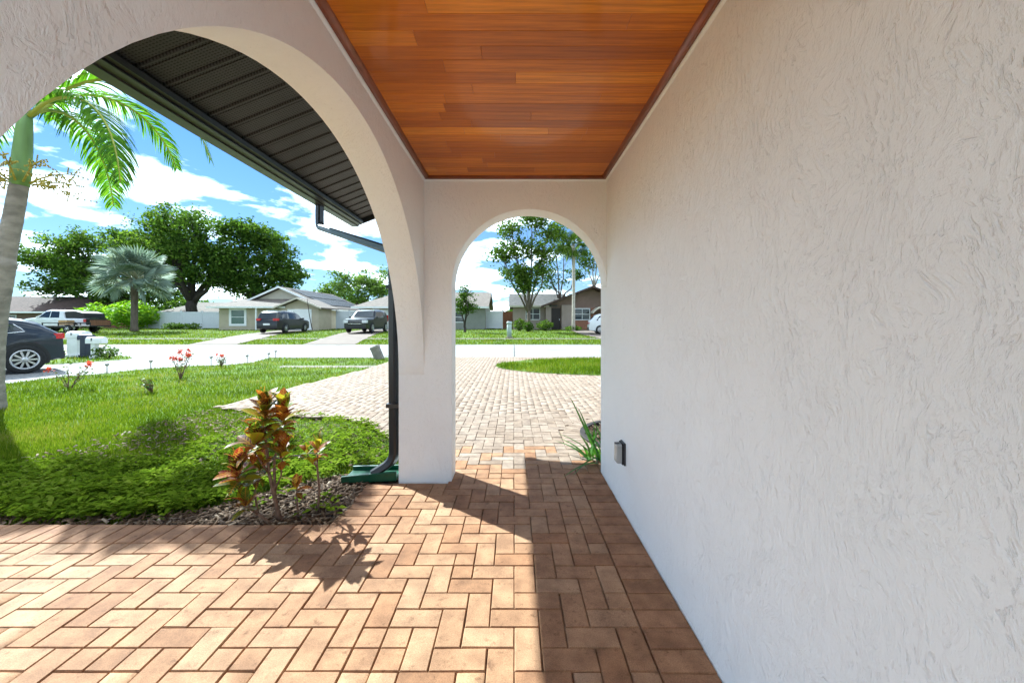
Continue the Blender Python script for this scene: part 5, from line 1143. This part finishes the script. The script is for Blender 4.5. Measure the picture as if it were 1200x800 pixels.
def car(name, base, rz_, label, L_, W, roof, belt, pm, side_w, ws, rw, wheels, wr=.36, bottom=.24, cat="car", tail=None, head=None, cladding=True, tumble=.26, group=None, rails=False):
    e = empty(name, base, rz_, label, cat, group); rx = [p[0] for p in roof]; rzz = [p[1] for p in roof]
    top_ = lambda x: float(np.interp(x, rx, rzz))
    def hw(x, z):
        pl = 1 - .16 * abs(2 * x / L_)**5; w = W / 2 * pl
        if z > belt: w -= (z - belt) * tumble
        else: w *= 1 - .05 * ((belt - z) / belt)**2 * 1.2
        return w
    st = np.unique(np.concatenate([np.linspace(-L_ / 2 + .001, L_ / 2 - .001, 46), np.array(rx)])); st = st[(st >= -L_ / 2) & (st <= L_ / 2)]
    lv = [0, .04, .18, .36, .54, .7, .82, .9, .955, .985, 1.0]; V, F = [], []; n = len(lv)
    for x in st:
        tp = top_(x); zb = bottom + .10 * max(0, abs(2 * x / L_) - .8) / .2
        row = []
        for u in lv:
            z = zb + (tp - zb) * u; y = hw(x, z)
            if u > .9: y -= (.16 if tp > belt + .2 else .10) * ((u - .9) / .1)**2 * (1 if tp > belt + .2 else 1)
            if u == 0: y -= .06
            row.append((x, y, z))
        V += row + [(x, -y, z) for x, y, z in row[::-1]]
    m = 2 * n
    for i in range(len(st) - 1):
        for k in range(m): F.append((i * m + k, i * m + (k + 1) % m, (i + 1) * m + (k + 1) % m, (i + 1) * m + k))
    F.append(tuple(range(m))); F.append(tuple(range((len(st) - 1) * m, len(st) * m))[::-1])
    body = MB().add(V, F, True).build("body", pm, e)
    md = body.modifiers.new("split", 'EDGE_SPLIT'); md.split_angle = R(38)
    for s_ in (-1, 1):
        for poly in side_w:
            vv = [(x, s_ * (hw(x, z) + .006), z) for x, z in poly]; vi = [(x, s_ * (hw(x, z) - .02), z) for x, z in poly]; k = len(poly)
            MB().add(vv + vi, [list(range(k)), list(range(k, 2*k))[::-1]] + [(i, (i+1) % k, k + (i+1) % k, k + i) for i in range(k)]).build("side_window", MT['car_glass'], e)
        for wx in wheels:
            if cladding:
                pts = [(wx + (wr + .085) * math.cos(a), wr + (wr + .085) * math.sin(a)) for a in np.linspace(-.5, math.pi + .5, 20)]; pts = [(x, max(z, bottom - .02)) for x, z in pts]
                MB().add([(x, s_ * (hw(x, z) + .012), z) for x, z in pts] + [(x, s_ * (hw(x, z) - .06), z) for x, z in pts], [list(range(20)), list(range(20, 40))[::-1]] + [(i, (i+1) % 20, 20 + (i+1) % 20, 20 + i) for i in range(20)]).build("wheel_arch", MT['plastic'], e)
            wheel(e, (wx, s_ * (W / 2 - .085), wr), wr, .22, s_)
        mx = max(x for p in side_w for x, z in p) - .1; q = bevel(MB().box((mx - .06, s_ * (W / 2 + .02), belt + .02), (mx + .06, s_ * (W / 2 + .20), belt + .16)).build("mirror", pm, e), .03)
        for dx in (-.25, .75): MB().box((dx - .1, s_ * (hw(dx, belt - .12) + .002), belt - .13), (dx + .1, s_ * (hw(dx, belt - .12) + .03), belt - .10)).build("door_handle", pm, e)
        if cladding: MB().box((wheels[0] + wr + .1, s_ * (W / 2 - .06), bottom - .02), (wheels[1] - wr - .1, s_ * (W / 2 - .0), bottom + .16)).build("sill", MT['plastic'], e)
        if rails: MB().tube([(-1.5, s_ * .62, top_(-1.5) + .0), (-1.4, s_ * .62, top_(-1.4) + .06), (.2, s_ * .62, top_(.2) + .06), (.3, s_ * .62, top_(.3))], .02, 6).build("roof_rail", MT['chrome'], e)
    for nm, (xa, xb, wf) in (("windscreen", ws), ("rear_window", rw)):
        vv, ff = [], []
        for i in range(7):
            x = xa + (xb - xa) * i / 6; z = top_(x); y = (hw(x, z) - .16) * wf; sl = (top_(x + .01) - top_(x - .01)) / .02; nv = Vector((-sl, 0, 1)).normalized() * .010
            vv += [(x + nv.x, y, z + nv.z), (x + nv.x, -y, z + nv.z)]
            if i: ff.append((2*i-2, 2*i-1, 2*i+1, 2*i))
        MB().add(vv, ff, True).build(nm, MT['car_glass'], e)
    hx = L_ / 2
    for s_ in (-1, 1):
        for (z0, z1, ya, yb, xd) in ([tail] if tail else []):
            xq = -hx; poly = [(-hx - .012, ya), (-hx - .012, yb - .03), (-hx + .05, yb + .012), (-hx + xd, yb + .014), (-hx + xd, yb - .06), (-hx + .12, ya)]
            MB().prism([(x, s_ * y) for x, y in poly], 'z', z0, z1).build("tail_light", MT['tail'], e)
        for (z0, z1, ya, yb, xd) in ([head] if head else []):
            poly = [(hx + .012, ya), (hx + .008, yb - .06), (hx - .06, yb + .006), (hx - xd, yb + .012), (hx - xd, yb - .06), (hx - .12, ya)]
            MB().prism([(x, s_ * y) for x, y in poly], 'z', z0, z1).build("headlight", MT['head'], e)
    bevel(MB().box((-hx - .03, -W * .40, bottom + .08), (-hx + .2, W * .40, bottom + .30)).build("rear_bumper", MT['plastic'], e), .03); MB().box((-hx - .045, -.26, bottom + .36), (-hx + .02, .26, bottom + .50)).build("licence_plate", MT['plate'], e)
    bevel(MB().box((hx - .2, -W * .40, bottom + .02), (hx + .03, W * .40, bottom + .22)).build("front_bumper", MT['plastic'], e), .03); gr = MB().box((hx - .1, -W * .27, bottom + .30), (hx + .02, W * .27, bottom + .56)).build("grille", MT['plastic'], e)
    MB().box((hx + .02, -W * .26, bottom + .42), (hx + .032, W * .26, bottom + .45)).build("grille_bar", MT['chrome'], gr)
    return e
# dark blue crossover on the neighbour's driveway
car("blue_crossover", (-13.45, 8.7, -.04), R(237), "dark blue crossover parked beyond the palm trunk", 4.6, 1.84,
    [(-2.30, .62), (-2.285, .90), (-2.2, 1.02), (-1.85, 1.28), (-1.6, 1.37), (-1.1, 1.45), (-.2, 1.50), (.3, 1.47), (1.15, 1.05), (1.3, 1.0), (2.0, .90), (2.22, .78), (2.30, .6)], .96, paint("blue_paint", (0.008, 0.014, 0.027)),
    [[(-1.62, 1.05), (-1.45, 1.23), (-1.15, 1.32), (-.72, 1.36), (-.72, 1.01)], [(-.66, 1.01), (-.66, 1.365), (.15, 1.385), (.15, 1.0)], [(.21, 1.0), (.21, 1.38), (.42, 1.35), (1.0, 1.05), (1.0, 1.0)]],
    (.36, 1.10, .98), (-2.16, -1.72, .92), (-1.62, 1.48), .355, .24, "crossover", (.86, 1.0, .42, .80, .42), (.66, .80, .48, .76, .42))
bx_ = bpy.data.objects["blue_crossover"]; bx_.scale = (.95, .95, .95); bx_.location.x += .2
for s_ in (-1, 1): MB().tube([(-.7, s_ * .922, 1.0), (-1.3, s_ * .90, 1.02), (-1.62, s_ * .875, 1.06), (-1.56, s_ * .85, 1.14), (-1.44, s_ * .825, 1.25)], .012, 6).build("window_trim", MT['chrome'], bx_)
# grey SUV nose-in on the beige house's drive
car("grey_suv", (-19.5, 33.9, gh(33.9) - .02), math.pi / 2, "dark grey SUV parked nose in at the beige house", 4.95, 1.96,
    [(-2.47, .6), (-2.46, .98), (-2.38, 1.08), (-2.12, 1.62), (-1.95, 1.72), (-1.0, 1.77), (0, 1.75), (.35, 1.69), (1.08, 1.17), (1.25, 1.11), (2.15, 1.02), (2.38, .92), (2.47, .7)], 1.08, paint("grey_paint", (0.015, 0.0155, 0.0155)),
    [[(-2.0, 1.16), (-1.85, 1.55), (-1.05, 1.62), (-1.05, 1.14)], [(-.98, 1.14), (-.98, 1.625), (-.05, 1.63), (-.05, 1.12)], [(.02, 1.12), (.02, 1.63), (.4, 1.58), (.98, 1.16)]],
    (.42, 1.03, .98), (-2.36, -2.14, .94), (-1.5, 1.48), .38, .26, "SUV", (.98, 1.16, .5, .86, .34), (.78, .94, .5, .84, .42), rails=True)
# boxy dark SUV facing the street
car("boxy_suv", (-12.55, 34.2, gh(34.2) - .02), -math.pi / 2, "big boxy dark SUV facing the street on the tan drive", 5.5, 2.04,
    [(-2.74, .6), (-2.73, 1.05), (-2.70, 1.2), (-2.5, 1.80), (-2.35, 1.88), (-1.0, 1.92), (.1, 1.90), (.45, 1.84), (1.1, 1.25), (1.25, 1.20), (2.3, 1.14), (2.62, 1.06), (2.73, .8)], 1.18, paint("black_green_paint", (0.014, 0.015, 0.014)),
    [[(-2.45, 1.26), (-2.35, 1.72), (-1.3, 1.76), (-1.3, 1.24)], [(-1.23, 1.24), (-1.23, 1.765), (-.25, 1.77), (-.25, 1.22)], [(-.18, 1.22), (-.18, 1.77), (.45, 1.72), (1.0, 1.24)]],
    (.52, 1.06, .98), (-2.69, -2.52, .94), (-1.75, 1.65), .40, .30, "SUV", (.95, 1.5, .74, .92, .2), (.80, 1.02, .56, .92, .3), rails=True)
# white car at the brown house
car("white_car", (8.15, 31.4, gh(31.4) - .02), R(-6), "white car partly hidden by the porch wall", 4.5, 1.8,
    [(-2.24, .6), (-2.22, .98), (-2.12, 1.06), (-1.75, 1.46), (-1.4, 1.56), (-.3, 1.60), (.3, 1.55), (1.15, 1.04), (1.3, .96), (2.0, .84), (2.2, .72), (2.25, .55)], .93, paint("white_car_paint", (0.72, 0.72, 0.72)),
    [[(-1.7, 1.04), (-1.45, 1.40), (-.75, 1.46), (-.75, 1.0)], [(-.69, 1.0), (-.69, 1.465), (.1, 1.48), (.1, .98)], [(.17, .98), (.17, 1.475), (.4, 1.42), (1.0, 1.0)]],
    (.38, 1.08, .98), (-2.09, -1.8, .92), (-1.4, 1.4), .34, .2, "car", (.78, .92, .45, .76, .35), (.62, .74, .45, .74, .42), cladding=False)
# white pickup with a dark bed cap
pk = car("white_pickup", (-39.9, 35.4, gh(35.4) - .02), math.pi, "white crew cab pickup with dark tailgate behind the mailboxes", 5.6, 2.0,
    [(-2.79, .7), (-2.78, 1.12), (-2.7, 1.16), (-1.1, 1.17), (-1.05, 1.2), (-.85, 1.80), (-.6, 1.90), (.4, 1.92), (.75, 1.85), (1.35, 1.28), (1.5, 1.22), (2.45, 1.12), (2.7, 1.02), (2.79, .75)], 1.16, paint("pickup_white", (0.66, 0.67, 0.69)),
    [[(-.62, 1.22), (-.5, 1.74), (.18, 1.78), (.18, 1.22)], [(.25, 1.22), (.25, 1.78), (.65, 1.74), (1.2, 1.26)]],
    (.78, 1.32, .98), (-1.04, -.86, .92), (-1.75, 1.85), .41, .36, "pickup", (.85, 1.1, .8, .93, .16), (.82, 1.02, .55, .9, .3))
bevel(MB().prism([(-2.76, 1.18), (-1.08, 1.18), (-.98, 1.78), (-1.9, 1.80), (-2.55, 1.62)], 'y', -.90, .90).build("bed_cap", MT['plastic'], pk), .04)
MB().box((-2.84, -.85, .62), (-2.79, .85, 1.14)).build("tailgate", MT['plastic'], pk)
# black utility trailer
e = empty("utility_trailer", (-36.6, 33.4, gh(33.4) - .02), 0, "black flat utility trailer behind the pickup", "trailer")
bevel(MB().box((-2.0, -.85, .50), (2.0, .85, .60)).build("deck", MT['plastic'], e), .02)
for s_ in (-1, 1):
    MB().box((-2.0, s_ * .83 - .03, .78), (2.0, s_ * .83 + .03, .84)).build("side_rail", MT['plastic'], e)
    for x in (-1.95, -.65, .65, 1.95): MB().box((x - .03, s_ * .83 - .028, .60), (x + .03, s_ * .83 + .028, .78)).build("rail_post", MT['plastic'], e)
    wheel(e, (.3, s_ * .98, .32), .32, .2, s_, 6); bevel(MB().box((-.15, s_ * .98 - .12, .66), (.75, s_ * .98 + .12, .70)).build("mudguard", MT['plastic'], e), .01)
MB().tube([(-2.0, 0, .5), (-3.0, 0, .48)], .05, 6).build("tow_bar", MT['plastic'], e); MB().box((1.9, -.8, .6), (1.98, .8, 1.05)).build("ramp_gate", MT['wood_fence'], e)
e = empty("cardboard_carton", (-37.4, 33.3, gh(33.4) + .59), 0, "tan carton lying on the black trailer", "box"); MT['carton'] = M("carton", (0.45, 0.28, 0.13), .85, .1)
bevel(MB().box((-.35, -.3, 0), (.35, .3, .42)).build("carton_body", MT['carton'], e), .01); MB().box((-.36, -.05, .415), (.36, .05, .424)).build("tape", MT['roof_tan'], e)
